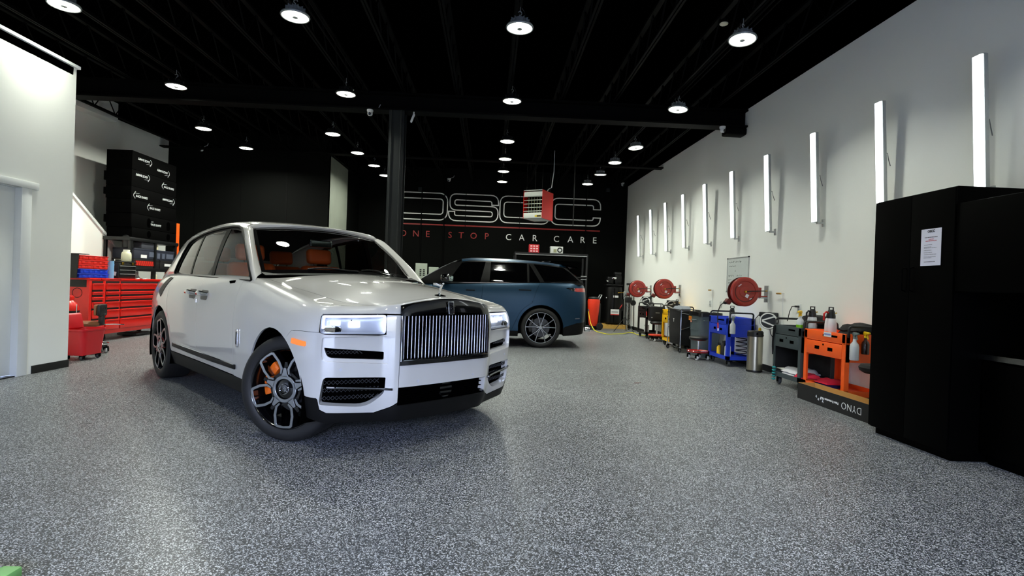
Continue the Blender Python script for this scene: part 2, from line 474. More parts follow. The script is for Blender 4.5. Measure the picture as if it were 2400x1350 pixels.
outline(Spath).build('painted_letter_s', M_letter_w, wall_back, smooth=0)
om = outline(rr(-3.16, -1.505, z0, z0 + h, .26)); om2 = outline(rr(-3.02, -1.65, z0 + .19, z0 + h - .19, .1)); om._add(om2.v, om2.f)
om.build('painted_letter_o', M_letter_w, wall_back, smooth=0)
MB().box(-3.16, 3.60, YS - .002, YB, 3.145, 3.185).build('painted_line', M_letter_r, wall_back, smooth=0)
for ch, x, m_ in [('O', -2.93, 0), ('N', -2.51, 0), ('E', -2.12, 0), ('S', -1.386, 0), ('T', -1.02, 0), ('O', -.61, 0), ('P', -.17, 0), ('C', .55, 1), ('A', .99, 1), ('R', 1.435, 1), ('C', 2.15, 1), ('A', 2.62, 1), ('R', 3.04, 1), ('E', 3.44, 1)]:
    me = text_mesh(ch, .3, .002)
    co_ = np.array([v.co for v in me.vertices]); lo, hi = co_.min(0), co_.max(0)
    s_ = .20 / (hi[1] - lo[1])
    me.transform(frame((x, YS, 2.85), (1, 0, 0), (0, 0, 1)) @ Matrix.Scale(s_, 4) @ Matrix.Translation((-(lo[0] + hi[0]) / 2, -(lo[1] + hi[1]) / 2, 0)))
    me.materials.clear(); me.materials.append(M_letter_w if m_ else M_letter_r)
    add('painted_letter', me, wall_back)
# conduits, panel joints and boxes fixed to the back wall
for x in (3.12, -2.35, -1.6):
    MB().tube([(x, YB - .02, 0), (x, YB - .02, 4.6)], .018, 6).build('conduit', M_steelblk, wall_back)
for x in (-3.6, -.9, .9, 4.0):
    MB().box(x - .012, x + .012, YB - .006, YB, 0, 4.6).build('joint_strip', M_steelblk, wall_back, smooth=0)
# ------------------------------------------------------------------ ceiling high-bay lamps
M_lamp = mat('lamp_lens_glow', (255, 253, 244), 0.4, emit=LAMP_L, ecol=(252, 255, 236), var=0)
M_lampbody = mat('lamp_grey_casting', (150, 155, 155), 0.45, metal=0.3)
M_lampblk = mat('lamp_black_casting', (22, 23, 24), 0.45)
M_chrome = mat('chrome', (225, 226, 228), 0.06, metal=1.0, var=0.01)
M_cable = mat('black_cable', (10, 10, 10), 0.5)
def make_lamp(body):
    d = {}
    prof = [(.001, .118), (.045, .118), (.05, .10), (.088, .088), (.098, .05), (.128, .034), (.160, .016), (.166, .0), (.160, -.012), (.150, -.012), (.146, -.004)]
    d['housing'] = MB().lathe(prof, 28).mesh('housing', body)
    f = MB()
    for k in range(12):
        a = 2 * PI * k / 12
        f.cbox((math.cos(a) * .085, math.sin(a) * .085, .075), (.055, .006, .045), Matrix.Rotation(a, 3, 'Z'))
    d['cooling_fins'] = f.mesh('cooling_fins', body, smooth=0)
    d['lens'] = MB().lathe([(.148, -.004), (.140, -.010), (.10, -.014), (.032, -.016)], 28).mesh('lens', M_lamp)
    d['sensor_cap'] = MB().lathe([(.032, -.014), (.030, -.020), (.0005, -.021)], 16).mesh('sensor_cap', M_lampbody)
    hk = [(0, 0, .118), (0, 0, .15)] + [(.022 * math.sin(t_), 0, .172 - .022 * math.cos(t_)) for t_ in np.linspace(.2, 4.6, 9)]
    d['hook'] = MB().tube(hk, .005, 6).mesh('hook', M_lampbody)
    d['cord'] = MB().tube([(.05, 0, .10), (.085, .01, .16), (.06, .02, .22), (.02, .01, .25)], .004, 5).mesh('cord', M_cable)
    d['chain'] = MB().tube([(0, 0, .185), (0, 0, .265)], .004, 5).mesh('chain', M_lampbody)
    return d
_ll = bpy.data.lights.new('high_bay_light', 'AREA'); _ll.shape = 'DISK'; _ll.size = .28; _ll.energy = LAMP_W; _ll.color = (.97, 1.0, .88); _ll.spread = math.radians(122)
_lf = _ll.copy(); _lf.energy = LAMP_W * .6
_lb = _ll.copy(); _lb.energy = LAMP_W * 1.25; _lb.spread = math.radians(168)
_lw = _ll.copy(); _lw.energy = LAMP_W * 3.2; _lw.spread = math.radians(165)
def lamp_light(parent, wide=False, data=None):
    l_ = bpy.data.objects.new('lamp_light', data or (_lw if wide else _ll)); COL.objects.link(l_); l_.parent = parent; l_.location = (0, 0, -.024)
LAMP_A, LAMP_B = make_lamp(M_lampblk), make_lamp(M_lampbody)
lampset = [(-5.454,6.945),(-5.662,9.705),(-6.604,12.405),(-6.417,14.106),(-2.586,6.906),(-2.687,9.674),(-3.704,12.373),(-3.564,14.078),(-3.45,15.544),(-3.413,16.911),
           (.263,6.887),(.275,9.618),(.276,12.311),(.275,14.036),(.268,15.562),(.265,17.1),(3.173,6.87),(3.301,9.629),(3.272,12.355),(3.143,13.899),(3.076,15.424),(2.969,16.888)]
rown = ['first', 'second', 'third', 'fourth', 'fifth', 'sixth']
coln = {0: 'office row', 1: 'pale car row', 2: 'middle row over the heater', 3: 'row beside the white wall'}
cnt = [0, 0, 0, 0]
kk = (4.30 - CAM_H) / (4.55 - CAM_H)
for i, (x, y) in enumerate(lampset):
    c = 0 if i < 4 else 1 if i < 10 else 2 if i < 16 else 3
    o = thing('ceiling_lamp', 'round high-bay ceiling lamp, %s from the front in the %s' % (rown[cnt[c]], coln[c]), 'lamp', (x * kk, y * kk, 4.30), random.uniform(0, 6), 'round high-bay lamps under the black ceiling')
    cnt[c] += 1
    if c == 3 and cnt[c] in (1, 2, 3, 5): o.rotation_euler = (math.radians(random.uniform(-2, 2)), math.radians(-5), o.rotation_euler.z)
    for n_, me in (LAMP_B if c == 3 or cnt[c] == 1 else LAMP_A).items():
        add(n_, me, o)
    lamp_light(o, c == 0 and cnt[c] > 1, _lf if i == 0 else _lb if (c in (1, 2) and cnt[c] >= 5) else None)
# unseen lamps added over the front bay to light the room as a whole
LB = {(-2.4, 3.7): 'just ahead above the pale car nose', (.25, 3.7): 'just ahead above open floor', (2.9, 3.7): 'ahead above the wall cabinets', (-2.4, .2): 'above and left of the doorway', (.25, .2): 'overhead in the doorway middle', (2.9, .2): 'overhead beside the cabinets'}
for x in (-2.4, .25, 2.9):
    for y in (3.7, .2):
        o = thing('ceiling_lamp', 'unseen high-bay ceiling lamp added over the front bay, %s' % LB[(x, y)], 'lamp', (x, y, 4.30), 0, 'unseen lamps added over the front bay')
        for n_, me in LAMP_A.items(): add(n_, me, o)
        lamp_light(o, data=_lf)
# junction-box covers beside some lamps
for k, (x, y, lb) in enumerate([(-4.62, 6.30, 'beside the near office lamp'), (-2.50, 9.3, 'behind the second lamp over the pale car'), (2.72, 6.4, 'beside the near lamp by the white wall')]):
    o = thing('junction_cover', 'round cream junction box cover ' + lb, 'cover', (x, y, 4.50))
    MB().lathe([(.0005, -.012), (.045, -.012), (.05, -.006), (.05, .0), (.0005, .0)], 20).build('plate', mat('cream_plastic', (205, 202, 175), .5), o)
    MB().lathe([(.04, 0), (.04, .045), (.0005, .045)], 12).build('box', M_steelblk, o)

# ------------------------------------------------------------------ vertical tube lights on the white wall
M_tube = mat('tube_lens_glow', (255, 255, 252), 0.4, emit=TUBE_L, ecol=(244, 252, 255), var=0)
M_alu = mat('satin_aluminium', (190, 194, 194), 0.35, metal=0.6)
D = {}
tb = math.atan2(.066, 1.205)
D['lens'] = MB().prism(fil([(-.052, 0, .008), (.052, 0, .008), (.046, -.022, .016), (-.046, -.022, .016)]), 1.19, 'xy', .0).mesh('lens', M_tube)
D['housing'] = MB().prism([(-.056, .0), (.056, .0), (.050, .045), (-.050, .045)], 1.205, 'xy', -.007).mesh('housing', M_alu, bevel=.004)
D['bracket_b'] = MB().box(-.018, .018, .03, .12, -.03, -.008).box(-.02, .02, .11, .125, -.07, .03).mesh('bracket', M_alu)
D['cable'] = MB().tube([(0, .045, .6), (.02, .075, .62), (.02, .085, .55), (0, .12, .48)], .005, 6).mesh('cable', mat('grey_cable', (120, 122, 122), .5))
order = ['nearest, cut off by the black cabinet', 'second, rising from behind the black cabinet', 'third from the black cabinet', 'fourth from the black cabinet', 'fifth from the black cabinet', 'sixth from the black cabinet', 'seventh from the black cabinet', 'third from the black back wall', 'second from the black back wall', 'next to the black back wall']
for i in range(10):
    y = 4.5663 + 1.2237 * i
    o = thing('wall_tube_light', 'vertical white tube light on the white wall, ' + order[i], 'light', (4.345, y + .05, 2.238), -PI / 2, 'vertical tube lights along the white wall')
    o.rotation_euler = (tb, 0, -PI / 2)
    for n_, me in D.items(): add(n_.replace('_b', ''), me, o)
# ------------------------------------------------------------------ surfaces for the car bodies
class Spl:
    """Natural cubic spline y(x), y may have several columns."""
    def __init__(s, x, y):
        s.x = np.asarray(x, float); s.y = np.asarray(y, float)
        if s.x[0] > s.x[-1]: s.x = s.x[::-1]; s.y = s.y[::-1]
        if s.y.ndim == 1: s.y = s.y[:, None]; s.one = True
        else: s.one = False
        n = len(s.x); h = np.diff(s.x); A = np.eye(n); B = np.zeros_like(s.y)
        for i in range(1, n - 1):
            A[i, i-1], A[i, i], A[i, i+1] = h[i-1], 2 * (h[i-1] + h[i]), h[i]
            B[i] = 6 * ((s.y[i+1] - s.y[i]) / h[i] - (s.y[i] - s.y[i-1]) / h[i-1])
        s.m = np.linalg.solve(A, B); s.h = h
    def __call__(s, q):
        q = np.asarray(q, float); i = np.clip(np.searchsorted(s.x, q) - 1, 0, len(s.h) - 1)
        h = s.h[i][..., None]; a = (s.x[i+1] - q)[..., None]; b = (q - s.x[i])[..., None]
        r = s.m[i] * a**3 / (6*h) + s.m[i+1] * b**3 / (6*h) + (s.y[i] / h - s.m[i] * h / 6) * a + (s.y[i+1] / h - s.m[i+1] * h / 6) * b
        return r[..., 0] if s.one else r
def lerp1(xs, ys):
    xs = np.asarray(xs, float); ys = np.asarray(ys, float)
    if xs[0] > xs[-1]: xs, ys = xs[::-1], ys[::-1]
    return lambda q: np.interp(q, xs, ys)
def sstep(a, b, x):
    t = np.clip((x - a) / (b - a), 0, 1); return t * t * (3 - 2 * t)
def inpoly(P, pts):
    """P (n,2) polygon, pts (m,2) -> bool mask."""
    x, y = pts[:, 0], pts[:, 1]; r = np.zeros(len(pts), bool); n = len(P); j = n - 1
    for i in range(n):
        xi, yi = P[i]; xj, yj = P[j]
        c = ((yi > y) != (yj > y)) & (x < (xj - xi) * (y - yi) / ((yj - yi) if yj != yi else 1e-12) + xi)
        r ^= c; j = i
    return r
def dens(P, res):
    out = []
    n = len(P)
    for i in range(n):
        a = np.array(P[i]); b = np.array(P[(i + 1) % n]); k = max(1, int(math.ceil(np.linalg.norm(b - a) / res)))
        for t in range(k): out.append(a + (b - a) * t / k)
    return np.array(out)
def bdist(P, pts):
    d = np.full(len(pts), 1e9); n = len(P)
    for i in range(n):
        a, b = P[i], P[(i + 1) % n]; ab = b - a; l = ab @ ab
        if l < 1e-14: continue
        t = np.clip(((pts - a) @ ab) / l, 0, 1); d = np.minimum(d, np.linalg.norm(pts - a - t[:, None] * ab, axis=1))
    return d
def normals(S, p, out=None, e=2e-3):
    a, b = p[:, 0], p[:, 1]
    du = S(a + e, b) - S(a - e, b); dv = S(a, b + e) - S(a, b - e)
    n = np.cross(du, dv); l = np.linalg.norm(n, axis=1, keepdims=True); n = n / np.maximum(l, 1e-12)
    return n
def panel(name, S, outer, m, parent, holes=(), res=.035, flange=.014, off=0.0, out_ref=None, smooth_edge=True, depth_holes=None, ret=False):
    """A body panel: the part of surface S(a,b) inside a 2-D outline, with turned-in edges.
    out_ref: a point inside the body; normals are made to point away from it."""
    loops = [dens(outer, res)] + [dens(h, res) for h in holes]
    O = loops[0]; lo, hi = O.min(0), O.max(0)
    gx = np.arange(lo[0], hi[0], res) + res * .37; gy = np.arange(lo[1], hi[1], res) + res * .41
    G = np.array([(x + (res * .5 if k % 2 else 0), y) for k, y in enumerate(gy) for x in gx])
    if len(G):
        msk = inpoly(O, G) & (bdist(O, G) > res * .45)
        for h in loops[1:]: msk &= ~inpoly(h, G) & (bdist(h, G) > res * .45)
        G = G[msk]
    pts = []; edges = []; base = 0
    for lp in loops:
        n = len(lp); pts += [tuple(q) for q in lp]; edges += [(base + i, base + (i + 1) % n) for i in range(n)]; base += n
    pts += [tuple(q) for q in G]
    r = geometry.delaunay_2d_cdt([Vector(q) for q in pts], edges, [], 0, 1e-6)
    V = np.array([tuple(v) for v in r[0]]); F = [f for f in r[2]]
    C = np.array([V[list(f)].mean(0) for f in F]); msk = inpoly(O, C)
    for h in loops[1:]: msk &= ~inpoly(h, C)
    F = [list(f) for f, k in zip(F, msk) if k]
    P = S(V[:, 0], V[:, 1]); Nn = normals(S, V)
    if out_ref is not None:
        sgn = np.sign(np.sum(Nn * (P - np.array(out_ref)), axis=1)); flip = np.median(sgn) < 0
        if flip: Nn = -Nn
    P = P + Nn * off
    # consistent winding with the outward normal
    f0 = []
    for f in F:
        q = np.cross(P[f[1]] - P[f[0]], P[f[2]] - P[f[0]])
        f0.append(f if q @ Nn[f[0]] >= 0 else f[::-1])
    F = f0
    verts = [tuple(p) for p in P]; VN = [tuple(q) for q in Nn]; nmain = len(F)
    if flange:
        ec = {}
        for f in F:
            for i in range(len(f)):
                a, b = f[i], f[(i + 1) % len(f)]; ec[(a, b)] = 1
        bd = [(a, b) for (a, b) in ec if (b, a) not in ec]
        mp = {}
        def low(i):
            if i not in mp:
                mp[i] = len(verts); verts.append(tuple(P[i] - Nn[i] * flange)); VN.append(VN[i])
            return mp[i]
        FE = [(b, a, low(a), low(b)) for a, b in bd]
        F = F + [list(f) for f in FE]
    me = bpy.data.meshes.new(name); me.from_pydata(verts, [], [tuple(f) for f in F]); me.update()
    me.polygons.foreach_set('use_smooth', [i < nmain for i in range(len(F))])
    # exact surface normals on the panel face, flat on the turned-in edge
    ln = np.zeros((len(me.loops), 3)); li = np.zeros(len(me.loops), int); me.loops.foreach_get('vertex_index', li)
    VNa = np.array(VN); ln[:] = VNa[li]
    for p in me.polygons[nmain:]:
        for k in p.loop_indices: ln[k] = p.normal
    me.normals_split_custom_set([tuple(q) for q in ln])
    me.materials.append(m)
    o = add(name, me, parent)
    return o
def patch(name, P, m, parent, th=0.0, out_ref=None, smooth=60):
    """Skin over a grid of points."""
    mb = MB().grid([[tuple(q) for q in row] for row in P])
    me = mb.mesh(name, m, smooth=smooth, fix=False)
    if out_ref is not None:
        c = Vector(out_ref); s = sum((p.center - c).dot(p.normal) * p.area for p in me.polygons)
        if s < 0: me.flip_normals()
    return add(name, me, parent)
def circ(c, r, n=24, a0=0.0):
    return [(c[0] + r * math.cos(a0 + 2 * PI * k / n), c[1] + r * math.sin(a0 + 2 * PI * k / n)) for k in range(n)]
def rpoly(pts, n=4):
    """2-D polygon with rounded corners, (x, y, r)."""
    return fil(pts, n)
class Body:
    """Lower body: a plan outline pushed up through height, rolling in at the shoulder."""
    def __init__(s, half, A, ZT, low, q0=.85, q1=1.30):
        h = np.array(half, float)
        full = np.vstack([h[::-1] * [1, -1], h[1:]])       # from rear centre, right side (y<0), front, left side, rear
        d = np.concatenate([[0], np.cumsum(np.linalg.norm(np.diff(full, axis=0), axis=1))])
        s.mid = d[len(h) - 1]; s.par = d - s.mid
        s.sp = Spl(s.par, full); s.A = A; s.ZT = ZT; s.low = low; s.q0, s.q1 = q0, q1
        # arc lookup by x on the right side (s<0)
        ss = np.linspace(s.par[0], 0, 1500); xs = s.sp(ss)[:, 0]; s._ss, s._xs = ss, xs
    def s_at_x(s, x, side=-1):
        """Arc parameter of the flank at x (monotone along the flank)."""
        v = np.interp(x, s._xs, s._ss); return v if side < 0 else -v
    def s_at_y(s, y):
        """Arc parameter on the nose for a given y."""
        ss = np.linspace(-1.6, 1.6, 1200); P = s.sp(ss); k = P[:, 0] > -.0
        return np.interp(y, P[k, 1], ss[k])
    def __call__(s, a, q):
        a = np.asarray(a, float); q = np.asarray(q, float); e = 1e-3
        b = s.sp(a); t = s.sp(a + e) - s.sp(a - e); t = t / np.linalg.norm(t, axis=-1, keepdims=True)
        n = np.stack([-t[..., 1], t[..., 0]], -1)          # left of travel; inward for this ordering
        x = b[..., 0]; ay = np.abs(b[..., 1])
        th = np.clip((q - s.q0) / (s.q1 - s.q0), 0, 1.0) * (PI / 2)
        of = np.where(q < s.q0, s.low(q), s.low(s.q0) + s.A(x, ay) * (1 - np.cos(th)))
        z = np.where(q < s.q0, q, s.q0 + (s.ZT(x, ay) - s.q0) * np.sin(th))
        return np.stack([b[..., 0] + n[..., 0] * of, b[..., 1] + n[..., 1] * of, z], -1)
# ------------------------------------------------------------------ car materials
M_paint = mat('pale_grey_car_paint', (188, 187, 184), 0.30, coat=1.0, spec=0.5, var=0.008, coat_rough=0.02)
M_paint.node_tree.nodes['Principled BSDF'].inputs['Coat IOR'].default_value = 1.62
M_gloss = mat('gloss_black_trim', (6, 6, 7), 0.12, coat=1.0, var=0.02)
M_satin = mat('satin_black_plastic', (8, 8, 9), 0.5, var=0.1, spec=.2)
M_lattice = mat('dark_grey_lattice', (52, 53, 56), 0.4)
M_void = mat('dark_cavity', (2, 2, 2), 0.9, spec=.0, var=0.1)
M_tyre = mat('tyre_rubber', (17, 17, 18), 0.62, var=0.12, vscale=30)
M_rimblk = mat('gloss_black_rim', (7, 7, 8), 0.16, coat=0.6)
M_machined = mat('machined_rim_face', (168, 171, 172), 0.28, metal=0.9)
M_caliper = mat('orange_caliper', (232, 108, 26), 0.35, coat=0.5)
M_disc = mat('brake_disc_steel', (70, 71, 72), 0.35, metal=0.9)
M_orange = mat('orange_leather', (214, 94, 36), 0.5, var=0.06, bump=.1, bscale=200)
M_dash = mat('dark_interior', (16, 16, 17), 0.6)
M_amber = mat('amber_lens', (240, 120, 15), 0.15, coat=1.0, emit=0.35, ecol=(255, 120, 10))
M_pillar = mat('black_window_trim', (5, 5, 6), 0.4, spec=.12)
M_winglass = glass('side_window_glass', (.82, .84, .82), 1.25)
M_darkglass = glass('dark_privacy_glass', (.10, .105, .10), 1.28)
M_wsglass = glass('windshield_glass', (.78, .82, .81), 1.5)
M_lens = glass('clear_lamp_lens', (.95, .96, .97), 1.45)
M_drl = mat('daytime_lamp_glow', (240, 244, 255), 0.3, emit=1.7, ecol=(226, 234, 255), var=0)
M_beam = mat('headlamp_glow', (245, 248, 255), 0.3, emit=1.6, ecol=(236, 242, 255), var=0)
M_bucket = mat('headlamp_bowl', (178, 183, 194), 0.3, metal=0.3)
M_sensor = mat('sensor_paint', (182, 183, 190), 0.35, coat=0.5)

car = thing('luxury_suv', 'pale grey luxury SUV with upright black slatted grille parked in the foreground', 'car', (-0.8825, 4.7539, 0), -0.811)
CT = (-1.8, 0, .8)         # a point well inside the body
half = [(.845,0),(.843,.15),(.836,.30),(.822,.42),(.795,.475),(.760,.525),(.728,.60),(.680,.74),(.628,.87),(.580,.930),(.50,.974),(.37,1.002),(.18,1.012),(0,1.012),(-.4,1.006),(-1.0,.996),(-1.9,.992),(-2.6,.998),(-3.1,1.004),(-3.5,.995),(-3.85,.955),(-4.12,.885),(-4.30,.77),(-4.39,.60),(-4.43,.33),(-4.44,0)]
_ztx = Spl([.9,.62,.50,.30,0,-.35,-.72,-1.0,-1.9,-2.9,-3.4,-3.9,-4.2,-4.5][::-1], [1.05,1.05,1.058,1.087,1.128,1.175,1.222,1.235,1.240,1.240,1.235,1.20,1.165,1.15][::-1])
_zty = Spl([0,.15,.3,.45,.6,.8,1.0], [1.120,1.113,1.095,1.070,1.054,1.05,1.05])
def ZT(x, ay):
    k = sstep(.50, .60, x); return _ztx(x) * (1 - k) + np.where(ay < .8, _zty(ay), 1.05) * k
_ax = Spl([.9,.62,.4,.1,-.3,-.72,-1.1,-1.9,-2.9,-3.4,-3.9,-4.3,-4.6][::-1], [.09,.105,.145,.175,.175,.15,.13,.125,.13,.16,.18,.15,.12][::-1])
def AA(x, ay):
    k = sstep(.58, .50, ay) * sstep(.5, .6, x); return _ax(x) * (1 - k) + .045 * k
_low = Spl([.15,.25,.36,.5,.65,.75,.85], [.10,.055,.024,.008,.001,0,0])
BD = Body(half, AA, ZT, _low)
def qz(a, z):
    """q value giving height z at arc a."""
    b = BD.sp(np.array([a]))[0]; zt = float(ZT(np.array(b[0]), np.array(abs(b[1]))))
    if z <= .85: return z
    return .85 + .45 * math.asin(min(1, (z - .85) / (zt - .85))) / (PI / 2)
def ax(x): return float(BD.s_at_x(x))
def ay(y): return float(BD.s_at_y(y))
def X(p): return [(ax(x), q) for x, q in p]
def mir(p): return [(-a, q) for a, q in p]
def arcx(cx, cz, r, a0, a1, n=14):
    return [(cx + r * math.cos(math.radians(a0 + (a1 - a0) * i / n)), cz + r * math.sin(math.radians(a0 + (a1 - a0) * i / n))) for i in range(n + 1)]
def both(name, poly, m, holes=(), **k):
    for sd in (1, -1):
        P = poly if sd > 0 else mir(poly); H = [h if sd > 0 else mir(h) for h in holes]
        o = panel(name, BD, P, m, k.get('parent', car), H, res=k.get('res', .035), flange=k.get('flange', .014), off=k.get('off', 0), out_ref=CT)
    return o
WB = 3.295; RA = .468
ho, hi_ = ax(.585), ay(-.517)           # headlamp outer / inner edges (near side has negative arc)
gE = ay(-.432)                         # grille edge
def hq(f, top):                        # headlamp top / bottom along f 0..1 from the outer to the inner end
    a = ho + (hi_ - ho) * f
    return (a, qz(a, .988 + .006 * f) if top else qz(a, .858 - .008 * f))
G_ = .004
# front fender: flank behind and over the wheel plus the brow above the headlamp
fend = X([(-.86 + G_, .375)] + arcx(0, .39, RA, 182, 60)) + [(ax(.33), .868), (ax(.45), .877), (ho - .006, .877)]
fend += [(ho - .006, hq(0, 1)[1] - .02), (ho + .008, hq(0, 1)[1] + .012)] + [(hq(f, 1)[0], hq(f, 1)[1] + .014) for f in (.15, .4, .7, 1.0)]
fend += [(hi_, 1.3), (ax(.60), 1.3), (ax(.3), 1.3), (ax(-.4), 1.3), (ax(-.66), 1.3), (ax(-.70), 1.285), (ax(-.86) + G_, 1.285)]
both('front_fender', fend, M_paint)
# bumper side with the two intakes as openings
ui = rpoly([(ay(-.905), .762, .01), (ay(-.885), .692, .035), (ay(-.525), .668, .012), (ay(-.525), .726, .008)])
li = rpoly([(ay(-.900), .560, .03), (ay(-.925), .370, .02), (ay(-.62), .335, .07), (ay(-.515), .43, .04), (ay(-.510), .545, .008)])
bum = [(ho - .006, .873), (ax(.45), .873), (ax(.33), .864)] + X(arcx(0, .39, RA, 60, 5)) + [(ax(.50), .418), (ax(.572), .415), (ax(.580), .405), (ax(.590), .335), (ay(-.88), .310), (ay(-.57), .290), (ay(-.47), .335), (gE, .36), (gE, .468), (gE, qz(gE, .99)), (hi_ + .004, qz(hi_, .99))]
bum += [(hi_ + .004, hq(1, 0)[1])] + [(hq(f, 0)[0], hq(f, 0)[1] - .008) for f in (.9, .6, .3, .08)]
inset = rpoly([(ay(-.912), .835, .02), (ay(-.918), .67, .05), (ay(-.50), .640, .012), (ay(-.498), .842, .012)])
both('front_bumper_side', bum, M_paint, [inset, li], res=.028, flange=.055)
both('bumper_inset', inset, M_paint, [ui], res=.025, off=-.024, flange=.035)
# hood nose around the grille top, plate under the grille
def gtop(y): return qz(ay(y), 1.108 - .052 * (abs(y) / .43) ** 1.8)
ys = np.linspace(-.43, .43, 15)
nose = [(hi_, qz(hi_, 1.0)), (gE, qz(gE, 1.0))] + [(ay(y), gtop(y) + .01) for y in ys] + [(-gE, qz(gE, 1.0)), (-hi_, qz(hi_, 1.0)), (-hi_, 1.3), (hi_, 1.3)]
panel('hood_nose', BD, nose, M_paint, car, res=.025, out_ref=CT)
panel('lower_plate', BD, [(gE + .004, .470), (-gE - .004, .470), (-gE - .004, .628), (gE + .004, .628)], M_paint, car, res=.04, out_ref=CT)
# doors
fd = X([(-.86, .38), (-.86, 1.283), (-1.92 + G_, 1.283), (-1.92 + G_, .38)])
both('front_door', fd, M_paint)
rc = float(BD.par[0])
rq = X([(-2.98, 1.30), (-2.98, .90)] + arcx(-WB, .39, RA + .066, 50, 10, 8) + [(-2.78, .38), (-WB + RA, .38)] + arcx(-WB, .39, RA, 0, 180, 22) + [(-3.9, .40), (-4.3, .40)]) + [(rc, .42), (rc, 1.3)]
both('rear_quarter', rq, M_paint)
rd = X([(-1.92, .38), (-1.92, 1.283), (-2.98 + G_, 1.283), (-2.98 + G_, .90)] + arcx(-WB, .39, RA + .072, 50, 10, 8) + [(-2.775, .38)])
both('rear_door', rd, M_paint)
# black lower skirts all round
skirt = X([(-.464, .24), (-.464, .372), (-2.83, .372), (-2.83, .24)])
both('sill', skirt, M_satin, res=.06, off=.004)
lip = [(ax(.464), .414), (ax(.50), .414), (ax(.572), .411), (ax(.578), .40), (ax(.588), .331), (ay(-.88), .306), (ay(-.57), .286), (ay(-.47), .331), (gE, .352)]
lip = lip + [(gE, .335)] + [(-gE, .335), (-gE, .352)] + mir(lip)[::-1] + [(-ax(.464), .27), (-ay(-.9), .235), (-gE, .215), (gE, .215), (ay(-.9), .235), (ax(.464), .27)]
panel('front_lip', BD, lip, M_satin, car, res=.03, off=.003, out_ref=CT)
panel('rear_skirt', BD, [(ax(-3.77), .25), (ax(-3.77), .395), (ax(-4.3), .395), (rc + .01, .415), (rc + .01, .27), (ax(-4.3), .25)], M_satin, car, res=.06, out_ref=CT)
# recessed centre intake
cb = MB().grid([[(float(BD.sp(np.array([ay(y)]))[0][0]) - .07 - .02 * (z < .4), y, z) for y in np.linspace(-.44, .44, 15)] for z in (.33, .40, .475)])
ci = cb.build('centre_intake', M_void, car)
sl = MB()
for z in (.365, .40, .435):
    sl.strip([(float(BD.sp(np.array([ay(y)]))[0][0]) - .05, y, z) for y in np.linspace(-.40, .40, 11)], .02, .006)
sl.build('intake_slats', M_void, ci)
MB().lathe([(.0005, 0), (.06, 0), (.068, -.012), (.068, -.03)], 24, (.775, .04, .405), 'x').build('radar_cover', M_gloss, ci)
# intakes in the bumper sides: dark bowl, lattice and bar
for sd in (-1, 1):
    for nm, pl_, dp in (('upper_intake', ui, .05), ('lower_intake', li, .07)):
        P = pl_ if sd < 0 else mir(pl_)
        Pc = np.array(P).mean(0); bo = panel(nm, BD, [tuple(Pc + (np.array(q) - Pc) * np.array([1.06, 1.12])) for q in P], M_void, car, res=.03, off=-dp, flange=0, out_ref=CT)
        A_ = np.array(P); lo, hi = A_.min(0), A_.max(0); lat = MB()
        nx = 8; rows = 2 if nm[0] == 'u' else 4
        for r_ in range(rows + 1):
            for ph in (0, 1):
                pts = []
                for i in range(nx * 2 + 1):
                    a = lo[0] + (hi[0] - lo[0]) * i / (nx * 2); amp = (hi[1] - lo[1]) / rows / 2
                    q = lo[1] + (hi[1] - lo[1]) * r_ / rows + (amp if (i + ph) % 2 else 0)
                    if inpoly(np.array(P), np.array([[a, q]]))[0]:
                        pts.append(BD(np.array([a]), np.array([q]))[0] + np.array([-.034 if nm[0] == 'l' else -.045, 0, 0]))
                    else:
                        if len(pts) > 1: lat.tube(pts, .003, 4)
                        pts = []
                if len(pts) > 1: lat.tube(pts, .003, 4)
        if lat.v: lat.build('lattice', M_lattice, bo)
    # polished bar through the lower intake
    pts = [BD(np.array([ay(sd * y)]), np.array([.492 - .004 * i]))[0] + np.array([.006, 0, 0]) for i, y in enumerate(np.linspace(.885, .47, 9))]
    MB().strip(pts, .03, .016).build('intake_bar', M_gloss, car, bevel=.003)
    MB().strip([p + np.array([.016, 0, .004]) for p in pts[1:-1]], .004, .005).build('intake_bar_chrome', M_chrome, car)
# grille: black surround, brow with badge, vertical chrome slats
gout = [(gE, .632), (-gE, .632)] + [(ay(y), gtop(y)) for y in ys[::-1]]
gi = ay(-.412)
gin = [(gi, .662), (-gi, .662), (-gi, qz(gi, .982)), (gi, qz(gi, .982))]
gr = panel('grille_frame', BD, gout, M_gloss, car, [gin], res=.025, flange=.05, off=.012, out_ref=CT)
gb = MB().grid([[(float(BD.sp(np.array([ay(y)]))[0][0]) - .085, y, z) for y in np.linspace(-.42, .42, 15)] for z in (.64, .83, 1.0)]).build('grille_cavity', M_void, gr)
NS = 27
for i in range(NS):
    y = -.398 + .796 * i / (NS - 1); x0 = float(BD.sp(np.array([ay(y)]))[0][0])
    zs = np.linspace(.660, .985, 9)
    mb = MB(); mb.grid([[(x0 - .006 - .020 * ((z - .82) / .17) ** 2 * 0 + dx, y + dy, z) for dx, dy in ((-.045, -.0034), (-.004, -.004), (0, -.0024), (.001, 0), (0, .0024), (-.004, .004), (-.045, .0034))] for z in zs])
    mb.build('grille_slat', M_chrome, gr, smooth=50)
MB().tube([BD(np.array([a]), np.array([.668]))[0] + np.array([.018, 0, 0]) for a in np.linspace(gi, -gi, 15)], .006, 6).build('grille_base_rail', M_chrome, gr)
for sd in (-1, 1):
    MB().tube([BD(np.array([gE * .985 * -sd]), np.array([qq]))[0] + np.array([.010, 0, 0]) for qq in np.linspace(.66, qz(gE, 1.045), 9)], .0045, 6).build('grille_edge_chrome', M_chrome, gr)
bx = float(BD.sp(np.array([0.0]))[0][0]) + .012
